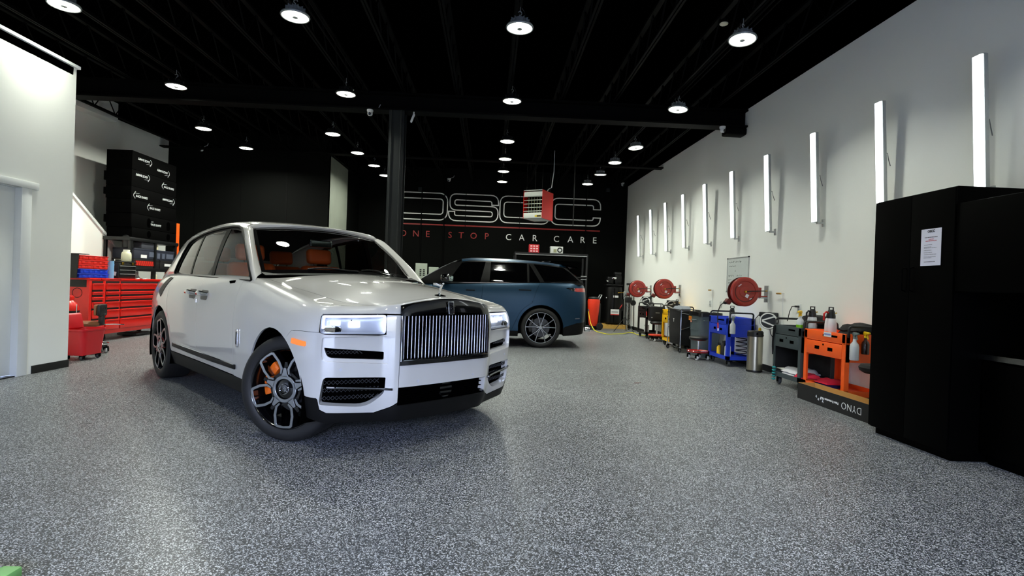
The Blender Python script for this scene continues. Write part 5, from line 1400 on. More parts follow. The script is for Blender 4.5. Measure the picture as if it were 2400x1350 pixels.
MB().box(-.012, -.004, -.41, .41, -.31, .31).build('board', mat('whiteboard_enamel', (214, 221, 218), .25, coat=.3), wb)
fr_ = MB()
fr_.box(-.018, 0, -.42, .42, .305, .318).box(-.018, 0, -.42, .42, -.318, -.305).box(-.018, 0, -.42, -.408, -.318, .318).box(-.018, 0, .408, .42, -.318, .318)
fr_.build('board_frame', M_alu, wb)
cn = MB()
for y in (-.414, .414):
    for z in (-.311, .311): cn.cbox((-.010, y, z), (.022, .026, .026))
cn.build('corner_cap', M_blkplastic, wb, bevel=.004)
MB().box(-.05, 0, -.10, .38, -.322, -.312).build('pen_tray', M_alu, wb)
M_ink = mat('black_marker_ink', (60, 70, 70), .6)
rnd = random.Random(4)
def scribble(y0, z0, n, s=.03):
    mb = MB(); y = y0
    for k in range(n):
        m_ = rnd.randint(3, 5); pts = []
        for i in range(m_): pts.append((-.0135, y - i * s * .35, z0 + rnd.uniform(0, s)))
        mb.tube(pts, .0028, 4); y -= s * (.35 * m_ + .3)
    mb.build('handwriting', M_ink, wb)
for y0, z0, n, s in ((.34, .22, 9, .038), (.34, .15, 5, .032), (.10, .06, 1, .03), (.35, -.03, 4, .032), (.02, -.03, 4, .03), (.36, -.10, 3, .03), (.02, -.10, 3, .034), (.36, -.16, 3, .03), (.36, -.22, 2, .03), (.36, -.28, 2, .03)):
    scribble(y0, z0, n, s)
# ------------------------------------------------------------------ bins, hamper, stools
b_ = thing('pedal_bin', 'brushed steel bin with a black lid beside the blue cart', 'bin', (4.25, 8.37, 0))
MB().lathe([(.0005, .0), (.118, 0), (.122, .01), (.118, .03)], 36).build('base_ring', M_blkplastic, b_)
MB().lathe([(.116, .03), (.116, .56)], 36).build('steel_shell', M_steel, b_)
ld = MB().lathe([(.119, .56), (.121, .58), (.119, .635), (.105, .652), (.0005, .655)], 36).build('lid', M_blkplastic, b_)
MB().lathe([(.0005, -.01), (.014, -.01), (.018, 0)], 12, (-.03, -.12, .61), 'y').build('lid_button', M_steelblk, ld)
MB().tube([(.05, -.118, .60), (.08, -.11, .585), (.06, -.122, .57)], .006, 6).build('lid_latch', M_steelblk, ld)
bottle('small yellow capped bottle on top of the steel bin', (4.30, 8.33, .655), M_yel_pl, M_yel_pl, .05, .022)
M_brute = mat('grey_bin_plastic', (84, 97, 102), 0.5, bump=.05)
tc_ = thing('trash_can', 'tall grey plastic trash can lined with a black bag', 'trash can', (4.19, 10.22, 0), 0)
prof = []
P = []
for z, k in ((0.0, .84), (.02, .86), (.40, .92), (.76, .985), (.765, 1.03), (.82, 1.04), (.82, 1.0), (.70, .97), (.10, .86)):
    P.append([(a * k, b * k, z) for a, b in rrect(.46, .54, .09, 4)] + [(rrect(.46, .54, .09, 4)[0][0] * k, rrect(.46, .54, .09, 4)[0][1] * k, z)])
MB().grid(P).build('can_body', M_brute, tc_, smooth=40)
P = []
for z, k in ((.70, .94), (.83, 1.0), (.845, 1.06), (.80, 1.075), (.775, 1.07)):
    q = rrect(.46, .54, .09, 4); q = q + [q[0]]
    P.append([(a * k + .004 * math.sin(i * 2.1), b * k + .004 * math.cos(i * 1.7), z + .008 * math.sin(i * 1.3 + z * 9)) for i, (a, b) in enumerate(q)])
MB().grid(P).build('bin_bag', mat('black_bin_bag', (9, 9, 10), .3, bump=.4, bscale=30), tc_, smooth=60)
MB().tube([(-.235, -.16, .70), (-.262, -.15, .70), (-.262, .02, .70), (-.235, .03, .70)], .014, 8).build('can_handle', M_brute, tc_)
MB().tube([(-.14, -.275, .70), (-.14, -.302, .69), (.10, -.302, .69), (.10, -.275, .70)], .014, 8).build('can_handle', M_brute, tc_)
lb_ = MB().box(-.237, -.232, .09, .24, .68, .76).build('warning_label', mat('yellow_label', (232, 170, 30), .5), tc_)
MB().box(-.2385, -.237, .10, .155, .69, .75).box(-.2385, -.237, .175, .23, .69, .75).build('warning_print', mat('orange_print', (190, 80, 20), .5), lb_)
MB().box(-.2355, -.229, .09, .15, .645, .675).build('pink_label', mat('pink_label', (225, 150, 130), .5), tc_)
for z in (.5, .3):
    MB().box(-.222, -.214, -.2, .2, z, z + .012).build('rib', M_brute, tc_)
lh = thing('laundry_hamper', 'black fabric laundry hamper in a chrome frame on casters', 'hamper', (4.07, 11.04, 0))
for sx_ in (-1, 1):
    for sy_ in (-1, 1):
        MB().tube([(sx_ * .20, sy_ * .385, .09), (sx_ * .20, sy_ * .385, .86)], .011, 8).build('frame_post', M_chrome, lh)
        caster(lh, sx_ * .20, sy_ * .36, .035)
    MB().tube([(sx_ * .20, -.385, .10), (sx_ * .20, .385, .10)], .010, 8).build('frame_rail', M_chrome, lh)
    MB().tube([(sx_ * .20, -.385, .86), (sx_ * .20, .385, .86)], .012, 8).build('frame_rail', M_blkplastic, lh)
for sy_ in (-1, 1):
    MB().tube([(-.20, sy_ * .385, .46), (.20, sy_ * .385, .60)], .008, 8).build('cross_bar', M_chrome, lh)
    MB().tube([(-.20, sy_ * .385, .80), (.20, sy_ * .385, .74)], .008, 8).build('cross_bar', M_chrome, lh)
P = []
for z, k in ((.14, .86), (.16, .92), (.45, .98), (.80, 1.0), (.86, 1.02), (.86, .96), (.50, .94)):
    q = rrect(.40, .76, .05, 3); q = q + [q[0]]
    P.append([(a * k + .006 * math.sin(i * 2.3 + z * 7), b * k + .006 * math.cos(i * 1.9 + z * 8), z - .04 * (z > .8) * math.sin(i * .5) ** 2) for i, (a, b) in enumerate(q)])
bg_ = MB().grid(P).build('fabric_bag', M_bag, lh, smooth=60)
MB().box(-.207, -.203, .0, .06, .66, .67).box(-.207, -.203, .025, .035, .60, .66).build('print_mark', M_letter_w, bg_)
pile('towel_pile', 'pale towels heaped in the top of the laundry hamper', 'towel', (4.08, 11.15, .74), .28, .44, .20, [mat('lime_towel', (190, 205, 110), .9), M_towel, mat('grey_towel', (120, 126, 135), .9)], 21, 3)
def caster2(parent, x, y, r, m):
    c = caster(parent, x, y, r, m); return c
def creeper_stool(label, loc, rz, base, seat, seat_z, ring=False, back=False):
    t = thing('rolling_stool', label, 'stool', loc, rz, 'rolling mechanic stools')
    MB().lathe([(.0005, .125), (.17, .125), (.195, .135), (.20, .155), (.192, .16), (.17, .14), (.0005, .14)], 36).build('tool_tray', base, t)
    if ring: MB().lathe([(.198, .15), (.206, .156), (.198, .162)], 36).build('chrome_ring', M_chrome, t)
    for k in range(4):
        a = PI / 4 + k * PI / 2; caster(t, .165 * math.cos(a), .165 * math.sin(a), .038, M_white2)
    MB().cyl((0, 0, .14), (0, 0, seat_z - .04), .020, None, 14).build('gas_post', M_chrome, t)
    MB().lathe([(.0005, seat_z - .05), (.13, seat_z - .05), (.165, seat_z - .03), (.17, seat_z), (.15, seat_z + .02), (.0005, seat_z + .025)], 32).build('seat', seat, t)
    return t
creeper_stool('red based rolling stool with a low black seat before the trash can', (3.87, 9.72, 0), .3, M_red_pl, M_blkplastic, .40, True)
s2 = creeper_stool('red based rolling stool carrying a black tool case', (4.13, 13.02, 0), .2, mat('orange_red_plastic', (225, 60, 20), .4), M_blkplastic, .46)
cs = thing('tool_case', 'black tool case standing on the rolling stool seat', 'case', (4.13, 13.06, .485))
MB().box(-.19, .19, -.07, .09, 0, .36).build('case_shell', M_blkplastic, cs, bevel=.02)
MB().tube([(-.10, .01, .35), (-.10, .01, .42), (.10, .01, .42), (.10, .01, .35)], .012, 8).build('case_handle', M_blkplastic, cs)
MB().box(-.05, .05, -.073, -.070, .20, .215).build('case_mark', M_alu, cs)
MB().box(-.16, -.12, -.078, -.07, .08, .10).box(.12, .16, -.078, -.07, .08, .10).build('case_latch', M_alu, cs)
st3 = thing('bar_stool', 'black padded stool tucked in beside the orange cart', 'stool', (4.10, 5.42, 0))
MB().lathe([(.0005, .44), (.15, .445), (.19, .47), (.20, .505), (.18, .53), (.0005, .535)], 32).build('seat', M_bag, st3)
MB().cyl((0, 0, .06), (0, 0, .45), .025, None, 14).build('post', M_chrome, st3)
MB().tube([(-.03, -.03, .41), (-.12, -.14, .42)], .008, 8).build('height_lever', M_blkplastic, st3)
for k in range(5):
    a = 2 * PI * k / 5 + .3
    MB().tube([(0, 0, .10), (.11 * math.cos(a), .11 * math.sin(a), .07)], .016, 8).build('foot_spoke', M_blkplastic, st3)
    caster(st3, .105 * math.cos(a), .105 * math.sin(a), .025)
# ------------------------------------------------------------------ long film carton with printing
cb_ = thing('film_carton', 'long open black cardboard carton with upside-down white printing on the floor', 'carton', (3.755, 5.56, 0))
M_inkc = mat('grey_carton_print', (70, 72, 72), .6)
M_cblkp = mat('black_printed_card', (12, 12, 13), .6)
MB().box(0, .005, -.76, .76, 0, .185).box(.205, .21, -.76, .76, 0, .185).box(.005, .205, -.76, -.755, 0, .185).box(.005, .205, .755, .76, 0, .185).build('carton_side', M_cblkp, cb_)
MB().box(.006, .204, -.754, .754, .001, .006).box(.006, .009, -.754, .754, .006, .188).box(.201, .204, -.754, .754, .006, .188).box(.009, .201, .750, .754, .006, .188).box(.009, .201, -.754, -.750, .006, .188).build('carton_lining', M_card, cb_)
def face_text(body, y, z, size, flip=True, bold=0.0, space=1.0, nm='print'):
    # on the face looking along -x: readable right is world -y; printed upside down
    ex, ez = ((0, 1, 0), (0, 0, -1)) if flip else ((0, -1, 0), (0, 0, 1))
    text(nm, body, size, M_letter_w, cb_, frame((-.001, y, z), ex, ez), extrude=.0008, bold=bold, space=space)
face_text('DYNO', -.36, .125, .105, True, -.002, 1.05)
face_text('STEK', -.60, .085, .042, True, .001, 1.05)
face_text('Paint Protection Film', .0, .105, .036, True, .0004)
for k in range(3): MB().box(-.001, 0, -.66 + .02 * k, -.55 - .01 * k, .150 - k * .014, .153 - k * .014).build('fine_print', M_inkc, cb_)
MB().box(-.0015, 0, -.735, -.715, .02, .10).build('white_stripe', M_letter_w, cb_)
for k, (y, z) in enumerate(((.40, .085), (.36, .06), (.32, .075), (.28, .05))):
    MB().tube([(-.001, y, z), (-.001, y - .012, z + .022), (-.001, y - .02, z - .004)], .003, 4).build('ink_mark', M_letter_w, cb_)
# ------------------------------------------------------------------ tall black cabinets on the right
ca = thing('storage_cabinet', 'tall black storage cabinet with a notice taped to its side', 'cabinet', (3.52, 4.37, 0))
MB().box(.02, .97, -.425, .42, .06, 2.113).build('body', M_cabblk, ca, bevel=.003)
MB().box(.06, .95, -.40, .40, 0, .06).build('plinth', M_cabblk, ca)
for s_ in (-1, 1):
    d_ = MB().box(0, .02, .002 if s_ > 0 else -.425, .42 if s_ > 0 else -.002, .07, 2.105).build('door', M_cabblk, ca, bevel=.003)
    MB().tube([(0, s_ * .04, 1.30), (-.03, s_ * .04, 1.31), (-.03, s_ * .04, 1.49), (0, s_ * .04, 1.50)], .006, 8).build('handle', M_cabblk, d_)
nt_ = thing('notice_sheet', 'white printed notice taped to the black cabinet', 'notice', (3.516, 4.152, 1.655), 0)
MB().box(-.0015, 0, -.098, .098, -.146, .15).build('paper', mat('white_paper', (224, 224, 240), .7), nt_)
def note(body, y, z, size, m, align='CENTER', bold=0.0, nm='print'):
    text(nm, body, size, m, nt_, frame((-.0022, y, z), (0, -1, 0), (0, 0, 1)), extrude=.0004, align=align, bold=bold)
M_inkk = mat('black_print', (40, 40, 48), .6); M_inkr = mat('red_print', (190, 40, 50), .6)
note('OSCC', 0, .122, .026, M_inkk, bold=.001)
M_inkg = mat('grey_print', (130, 130, 140), .6)
rnd2 = random.Random(9)
def fine_print(y0, y1, z, m, h=.0035):      # a line of print too small to read: word-long dashes
    mb = MB(); y = y0
    while y < y1:
        l_ = rnd2.uniform(.006, .016); mb.box(-.0022, -.0015, y, min(y + l_, y1), z - h / 2, z + h / 2); y += l_ + .003
    mb.build('print_line', m, nt_)
fine_print(-.062, .062, .082, M_inkk, .005); fine_print(-.026, .022, .066, M_inkr, .004); fine_print(-.055, .052, .053, M_inkr, .005)
for y0, z in ((-.012, .022), (-.004, .004), (-.055, -.003), (-.008, -.022), (-.014, -.040), (-.055, -.056), (-.05, -.074), (-.01, -.083)): fine_print(y0, .066, z, M_inkg)
fine_print(-.045, .062, -.115, M_inkk, .004)
cb2 = thing('base_cabinet', 'low black cabinet with a steel edged worktop at the right edge', 'cabinet', (3.78, 3.05, 0))
MB().box(.0, .70, -.85, .88, .08, .80).build('body', M_cabblk, cb2, bevel=.003)
MB().box(.05, .68, -.83, .87, 0, .08).build('plinth', M_cabblk, cb2)
for k in range(2):
    d_ = MB().box(-.02, 0, -.84 + k * .86, .01 + k * .86, .10, .78).build('door', M_cabblk, cb2, bevel=.003)
    MB().tube([(-.02, -.74 + k * 1.2, .55), (-.045, -.74 + k * 1.2, .55), (-.045, -.74 + k * 1.2, .68), (-.02, -.74 + k * 1.2, .68)], .006, 8).build('handle', M_cabblk, d_)
wt = MB().box(-.04, .70, -.87, .89, .80, .835).build('worktop', M_cabblk, cb2)
MB().box(-.044, -.040, -.87, .89, .797, .837).build('steel_edge', mat('dull_steel', (120, 122, 122), .25, metal=1.0), wt)
cu_ = thing('wall_cabinet', 'black overhead cabinet hung above the low black cabinet', 'cabinet', (3.53, 3.05, 1.30), 0)
MB().box(.02, .96, -.85, .89, 0, .68).build('body', M_cabblk, cu_, bevel=.003)
for k in range(2):
    MB().box(0, .02, -.85 + k * .875, .02 + k * .87, .005, .675).build('door', M_cabblk, cu_, bevel=.003)
MB().box(.92, .96, -.85, .89, -.455, 0).build('splashback', M_cabblk, cu_)
# ------------------------------------------------------------------ red tool chest and what stands on it
M_redch = mat('red_chest_enamel', (222, 28, 16), 0.34, coat=.4)
M_redgap = mat('chest_drawer_gap', (24, 6, 5), 0.7)
def chest(name, label, y0, y1, cols, x0=-7.27, x1=-6.77):
    t = thing(name, label, 'tool chest', (x1, (y0 + y1) / 2, 0), 0)
    cy = (y0 + y1) / 2; a, b = y0 - cy, y1 - cy; d = x1 - x0
    MB().box(-d, -.006, a, b, .13, 1.11).build('chest_body', M_redch, t, bevel=.004)
    MB().box(-d - .002, .004, a - .002, b + .002, 1.085, 1.113).build('chest_top', M_redch, t, bevel=.003)
    zs = [1.060, .915, .825, .735, .595, .420, .205]
    for c0, c1 in cols:
        MB().box(-.008, -.004, c0 - cy - .004, c1 - cy + .004, .20, 1.066).build('drawer_recess', M_redgap, t)
        for k in range(6):
            z1, z0_ = zs[k] - .036, zs[k + 1]  # gaps widened over the dark recess to stand in for the lips' shadow
            dw = MB().box(-.006, .012, c0 - cy, c1 - cy, z0_, z1).build('drawer', M_redch, t, bevel=.003)
            MB().prism([(.012, z1), (.026, z1 - .006), (.026, z1 - .012), (.012, z1 - .026)], c1 - c0 - .01, 'xz', c0 - cy + .005).build('drawer_lip', M_redch, dw)
    for x in (-d + .06, -.06):
        for y in (a + .08, b - .08): caster(t, x, y, .055, M_blkplastic)
    MB().lathe([(.0005, .004), (.010, .004), (.012, 0)], 12, (0, (a + b) / 2 + .1, 1.098), 'x').build('chest_lock', M_chrome, t)
    return t
c1 = chest('side_chest', 'narrow red side cabinet with one column of drawers, near the office wall', 9.34, 9.685, [(9.405, 9.655)])
MB().box(-.50, -.05, -.177, -.172, .96, 1.08).build('black_strip', M_blkplastic, c1)
MB().lathe([(.075, -.002), (.08, -.004), (.085, -.002)], 28, (-.20, -.1725, .86), 'y').build('embossed_ring', M_redgap, c1)
for k in range(4): MB().box(-.46 + k * .03, -.445 + k * .03, -.1745, -.172, .915, .928).build('white_print', M_letter_w, c1)
c2 = chest('tool_chest', 'wide red tool chest with two columns of drawers behind the pale car', 9.69, 11.42, [(9.73, 10.07), (10.11, 11.38)])
MB().box(.004, .008, -.74, -.45, 1.088, 1.10).build('name_strip', M_blkplastic, c2)
sk = thing('dark_low_board', 'unidentified dark low board under the red tool chest', 'creeper', (-7.0, 10.9, 0))  # stand-in for an unidentified dark low thing under the chest
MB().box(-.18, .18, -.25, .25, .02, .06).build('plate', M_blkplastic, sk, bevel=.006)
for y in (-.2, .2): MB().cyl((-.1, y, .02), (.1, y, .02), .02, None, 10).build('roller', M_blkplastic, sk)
# organiser cases: blue below, red above, one black lid leaning behind
def organiser(label, z, m, seed, y=9.50, h=.075, dy=0.0):
    t = thing('organiser_case', label, 'case', (-6.97, y + dy, z), random.Random(seed).uniform(-.03, .03), 'stacked parts organiser cases')
    MB().box(-.15, .16, -.33, .33, 0, h - .012).build('case_tray', m, t, bevel=.012)
    MB().box(-.15, .17, -.34, .34, h - .016, h).build('case_lid', m, t, bevel=.006)
    for k in range(5): MB().box(.155, .168, -.27 + k * .13, -.21 + k * .13, .010, h - .022).build('case_rib', m, t, bevel=.004)
    return t
M_orgb = mat('blue_case_plastic', (22, 60, 200), .4); M_orgr = mat('red_case_plastic', (220, 38, 28), .4)
organiser('blue parts organiser at the bottom of the stack on the red chest', 1.113, M_orgb, 1)
organiser('blue parts organiser, second from the bottom of the stack on the chest', 1.190, M_orgb, 2)
organiser('lowest red parts organiser resting on the blue ones', 1.267, M_orgr, 3, dy=-.02)
organiser('middle red parts organiser of the stack on the chest', 1.344, M_orgr, 4, dy=-.02)
organiser('topmost red parts organiser of the stack on the chest', 1.421, M_orgr, 5, dy=-.015)
lp = thing('case_cover', 'thin black case lid leaning against the organiser stack', 'lid', (-6.98, 9.12, 1.113))
MB().cbox((0, .0, .20), (.34, .014, .41), Matrix.Rotation(-.09, 3, 'X')).build('lid_panel', M_blkplastic, lp, bevel=.004)
MB().cbox((0, .13, .402), (.34, .24, .010)).build('lid_flap', M_blkplastic, lp, bevel=.003)
cn_ = thing('paper_roll', 'pale blue tall roll standing beside the black tool box', 'roll', (-6.86, 9.965, 1.113))
MB().lathe([(.014, .0), (.046, .0), (.046, .315), (.014, .315)], 24, closed=True).build('roll_body', mat('pale_blue_paper', (120, 170, 215), .5), cn_)
MB().lathe([(.012, .001), (.014, .001), (.014, .314), (.012, .314)], 16, closed=True).build('core', M_card, cn_)
tb2 = thing('tool_box', 'black portable tool box with stickers and chrome drawer edges on the chest', 'tool box', (-6.83, 10.36, 1.113))
MB().box(-.34, 0, -.235, .235, .0, .29).build('box_body', M_cblk, tb2, bevel=.006)
MB().box(-.345, .006, -.24, .24, .29, .325).build('box_lid', M_cblk, tb2, bevel=.008)
for k, z in enumerate((.03, .105, .18)):
    d_ = MB().box(.0, .008, -.215, .215, z, z + .062).build('drawer', M_cblk, tb2, bevel=.002)
    MB().box(.008, .016, -.215, .215, z + .050, z + .062).build('drawer_edge', M_alu, d_)
for y in (-.14, .14): MB().box(.004, .016, y - .025, y + .025, .255, .305).build('latch', M_brass, tb2, bevel=.003)
MB().tube([(-.17, -.10, .325), (-.17, -.10, .355), (-.17, .10, .355), (-.17, .10, .325)], .009, 8).build('carry_handle', M_chrome, tb2)
for i, (x, z, w_, h_, c_, a_) in enumerate(((-.12, .24, .08, .06, (60, 130, 205), .2), (-.20, .13, .09, .05, (190, 205, 220), -.5), (-.07, .09, .05, .07, (200, 200, 205), .2), (-.16, .16, .06, .05, (120, 165, 210), .6))):
    MB().cbox((x, -.2365, z), (w_, .002, h_), Matrix.Rotation(a_, 3, 'Y')).build('sticker', mat('sticker_%d' % i, c_, .5), tb2)
bt = thing('jar', 'cream plastic jar standing on the black tool box', 'jar', (-6.93, 10.47, 1.440))
MB().lathe([(.0005, 0), (.075, 0), (.082, .01), (.082, .13), (.074, .165), (.052, .19), (.0005, .19)], 24).build('jar_body', mat('cream_jar', (222, 220, 190), .45), bt)
MB().lathe([(.054, .188), (.056, .215), (.052, .222), (.0005, .222)], 20).build('jar_cap', mat('cream_jar_cap', (232, 230, 214), .45), bt)
rg = thing('shop_rag', 'white crumpled paper lying on the red tool chest', 'paper', (-6.86, 10.82, 1.113))
MB().grid([[(x, y, .004 + .012 * math.sin(40 * x + 3) * math.cos(30 * y)) for y in np.linspace(-.09, .09, 8)] for x in np.linspace(-.06, .06, 6)]).build('sheet', M_towel, rg, smooth=60)
# rack behind the chest with boxes, ramps stacked on top
rk = thing('storage_rack', 'black storage rack with boxes, behind the red tool chest', 'rack', (-7.75, 12.0, 0))
for x in (-.25, .25):
    for y in (-.56, .25, 1.02):
        MB().box(x - .025, x + .025, y - .03, y + .03, 0, 1.97).build('upright', M_cblk, rk)
for z in (.55, 1.27, 1.90):
    MB().box(-.28, .285, -.62, 1.10, z, z + .07).build('shelf', M_cblk, rk, bevel=.004)
op = MB().box(.22, .27, 1.02, 1.14, 1.3, 2.44).build('orange_post', mat('orange_rack_paint', (235, 90, 25), .4), rk)
def carton(label, loc, sx_, sy_, sz_, m, lab=None, lm=None, name='carton'):
    t = thing(name, label, 'box', loc, 0, 'boxes on the storage rack')
    MB().box(-sx_, 0, -sy_ / 2, sy_ / 2, 0, sz_ - .012).build('box_body', m, t, bevel=.004)
    MB().box(-sx_ - .003, .003, -sy_ / 2 - .003, sy_ / 2 + .003, sz_ - .04, sz_).build('box_lid', m, t, bevel=.003)
    for (y0, y1, z0_, z1, c_) in (lab or []):
        MB().box(.003, .006, y0, y1, z0_, z1).build('box_label', c_, t)
    return t
M_navyb = mat('dark_navy_card', (30, 34, 48), .6); M_dkb = mat('black_card', (15, 15, 16), .6)
M_lab2 = mat('grey_print_label', (78, 84, 100), .6)
carton('long navy carton with a white label on the storage rack', (-7.50, 12.28, 1.535), .44, 1.42, .22, M_navyb, [(-.50, -.30, .02, .09, M_white_pl), (-.22, .0, .05, .16, M_lab2), (.06, .16, .03, .15, M_lab2), (.24, .34, .03, .15, M_lab2), (.40, .66, .04, .15, M_lab2)])
rb = carton('black carton with red lettering under the long navy carton', (-7.50, 12.0, 1.34), .44, .86, .19, M_dkb, [(-.38, .26, .05, .15, mat('red_box_print', (190, 36, 22), .5))])
for k in range(9): MB().prism([(-.36 + k * .068, .055), (-.35 + k * .068, .055), (-.335 + k * .068, .145), (-.345 + k * .068, .145)], .002, 'yz', .0065).build('print_gap', M_dkb, rb)
carton('black carton with a white label at the end of the storage rack', (-7.50, 12.78, 1.34), .44, .62, .19, M_dkb, [(-.16, .12, .06, .12, M_white_pl)])
carton('grey carton on top of the navy carton', (-7.50, 12.05, 1.757), .40, .50, .13, mat('slate_card', (52, 54, 62), .6))
bottle('cream bottle standing on the storage rack', (-7.56, 12.38, 1.757), mat('cream_bottle', (196, 190, 160), .5), M_card, .135, .05, None)
bottle('cream bottle on the lower shelf of the storage rack', (-7.52, 12.30, 1.04), mat('cream_bottle', (196, 190, 160), .5), M_card, .22, .05, None)
bottle('round dark flask at the near end of the storage rack', (-7.60, 11.52, 1.757), M_blkplastic, M_blkplastic, .34, .10, None)
M_foam = mat('black_ramp_foam', (3, 3, 3), .85, spec=.03, bump=.12)
M_rlogo = mat('ramp_logo_print', (170, 174, 174), .6)
ramps = [  # y0, y1, z0, z1, x0, x1
    (11.45, 13.02, 1.972, 2.18, -8.0, -7.482, 'lowest black foam ramp on the rack with round cut-outs'),
    (11.42, 13.02, 2.182, 2.47, -8.0, -7.481, 'second lowest black foam ramp with oval cut-outs'),
    (11.40, 12.98, 2.472, 2.76, -7.99, -7.480, 'third black foam ramp from the bottom of the stack'),
    (11.39, 12.98, 2.762, 3.03, -8.0, -7.480, 'middle black foam ramp of the stack on the rack'),
    (11.39, 12.96, 3.032, 3.38, -8.0, -7.480, 'black foam ramp second from the top of the stack'),
    (11.39, 12.94, 3.382, 3.765, -8.0, -7.480, 'topmost black foam ramp of the stack on the rack')]
RO = []
for k, (y0, y1, z0_, z1, x0, x1, lb) in enumerate(ramps):
    t = thing('car_ramp', lb, 'ramp', (x1, (y0 + y1) / 2, z0_), 0, 'black foam car ramps stacked on the rack'); RO.append(t)
    hl_ = (y1 - y0) / 2; hz = z1 - z0_; dx = x0 - x1
    MB().box(dx, 0, -hl_, hl_, 0, hz).build('foam_block', M_foam, t, bevel=.008)
    if k in (0, 1, 2):
        for y in (-.05 - .3, .15 + .2):
            if k != 2: MB().prism(rrect(.13, hz * .7, .06, 4, y + .12, hz * .5), .004, 'yz', -.002).build('cut_out', M_void, t)
    if k in (1, 3, 4): MB().box(dx - .06, dx, -hl_ + .02, -hl_ + .25, hz * .3, hz * .85).build('tongue', M_foam, t, bevel=.006)
def logo(idx, y, z, up, s=.105):
    t = RO[idx]; L_ = t.location
    # face looks along +x; readable right is +y
    ex, ez = ((0, 1, 0), (0, 0, 1)) if up else ((0, -1, 0), (0, 0, -1))
    F = frame((.001, y - L_.y, z - L_.z), ex, ez)
    text('logo_text', 'RACE RAMPS', s * .62, M_rlogo, t, F @ Matrix.Translation((-.16, -.02, 0)), extrude=.001, shear=.3, bold=.0012)
    mb = MB()
    ribbon([(-.17 + .06 * math.cos(a), .008 + .05 * math.sin(a)) for a in np.linspace(1.2, 4.4, 9)], [.003, .008, .012, .014, .014, .012, .010, .006, .003], 0, .001, mb)
    ribbon([(-.17 + .06 * math.cos(1.2) + .11 * f, .008 + .05 * math.sin(1.2) + .012 * f) for f in (0, .5, 1.0)], [.004, .006, .002], 0, .001, mb)
    mb.xform(F @ Matrix(((1, 0, 0, 0), (0, 0, 1, 0), (0, 1, 0, 0), (0, 0, 0, 1)))).build('logo_swoosh', M_rlogo, t, smooth=0)
    sq = MB()
    for i, (a, b) in enumerate(((-.20, .07), (-.18, .085), (-.215, -.03), (-.19, -.05))): sq.box(a, a + .016, b - .006, b + .008, 0, .001)
    sq.xform(F).build('logo_checks', M_rlogo, t, smooth=0)
for idx, y, z, up in ((5, 11.793, 3.636, 0), (5, 12.443, 3.535, 0), (4, 11.74, 3.296, 0), (4, 12.638, 3.204, 1), (3, 11.692, 2.842, 1), (3, 12.669, 2.924, 0), (2, 12.15, 2.653, 1), (1, 12.198, 2.30, 1)):
    logo(idx, y, z, up)
# mop bucket, rolling stool and a red canister by the office corner
M_bkt = mat('red_bucket_plastic', (198, 22, 34), 0.42)
bk = thing('mop_bucket', 'red plastic mop bucket on casters at the office corner', 'bucket', (-5.66, 7.72, 0))
P = []
for z, k in ((.07, .80), (.075, .84), (.40, 1.0), (.405, 1.05), (.43, 1.06), (.43, 1.0), (.12, .82)):
    q = rrect(.34, .46, .08, 4); q = q + [q[0]]; P.append([(a * k, b * k, z) for a, b in q])
MB().grid(P).box(-.13, .13, -.18, .18, .07, .08).build('bucket_shell', M_bkt, bk, smooth=40)
MB().prism([(-.17, .40), (-.17, .64), (-.14, .62), (-.10, .43)], .30, 'xz', -.15).build('wringer', M_bkt, bk, bevel=.01)
for x in (-.10, .10):
    for y in (-.15, .15): caster(bk, x, y, .03)
rs = thing('rolling_stool', 'brown rolling stool with a black back support beside the red chest', 'stool', (-5.93, 8.30, 0), .25)
MB().lathe([(.17, .135), (.178, .13), (.186, .135), (.186, .15), (.178, .155), (.17, .15)], 32, closed=True).build('ring_base', M_chrome, rs)
MB().lathe([(.0005, .10), (.165, .10), (.17, .13), (.0005, .13)], 32).build('base_plate', M_blkplastic, rs)
for k in range(5):
    a = 2 * PI * k / 5; caster(rs, .165 * math.cos(a), .165 * math.sin(a), .042, M_alu)
MB().cyl((0, 0, .13), (0, 0, .40), .028, None, 14).build('gas_post', M_blkplastic, rs)
MB().lathe([(.0005, .40), (.16, .405), (.185, .43), (.185, .455), (.16, .475), (.0005, .48)], 32, (-.10, 0, 0)).build('seat', mat('brown_vinyl', (128, 84, 52), .45), rs)
bs = MB().box(.06, .12, -.04, .04, .42, .60).build('back_stem', M_blkplastic, rs, bevel=.01)
MB().box(.07, .12, -.13, .13, .56, .74).build('back_pad_frame', M_blkplastic, rs, bevel=.03)
MB().box(.03, .07, -.13, .13, .57, .735).build('back_pad', mat('brown_vinyl', (128, 84, 52), .45), rs, bevel=.02)
for y in (-.04, .04):
    for z in (.62, .68): MB().lathe([(.0005, .003), (.008, .003), (.008, 0)], 8, (.12, y, z), 'x').build('bolt', M_chrome, rs)
MB().tube([(.10, .04, .43), (.24, .06, .435), (.36, .08, .43)], .008, 8).build('height_lever', M_chrome, rs)
rv = thing('shop_vacuum', 'small red canister vacuum half hidden behind the office corner', 'vacuum', (-6.62, 8.70, 0))
MB().lathe([(.0005, .08), (.13, .08), (.14, .10), (.13, .55), (.12, .58), (.0005, .58)], 28).build('tank', M_redch, rv)
MB().lathe([(.135, .58), (.14, .62), (.12, .70), (.06, .76), (.0005, .77)], 28).build('motor_head', M_redch, rv)
MB().lathe([(.136, .565), (.143, .585), (.136, .61)], 28).build('clamp_band', M_blkplastic, rv)
MB().box(-.06, .06, -.05, .05, .75, .84).build('carry_grip', M_redch, rv, bevel=.02)
MB().tube([(.13, -.02, .30), (.145, -.02, .70)], .008, 8).build('wand', M_chrome, rv)
MB().box(-.05, .06, -.142, -.137, .44, .48).build('tank_label', M_white_pl, rv)
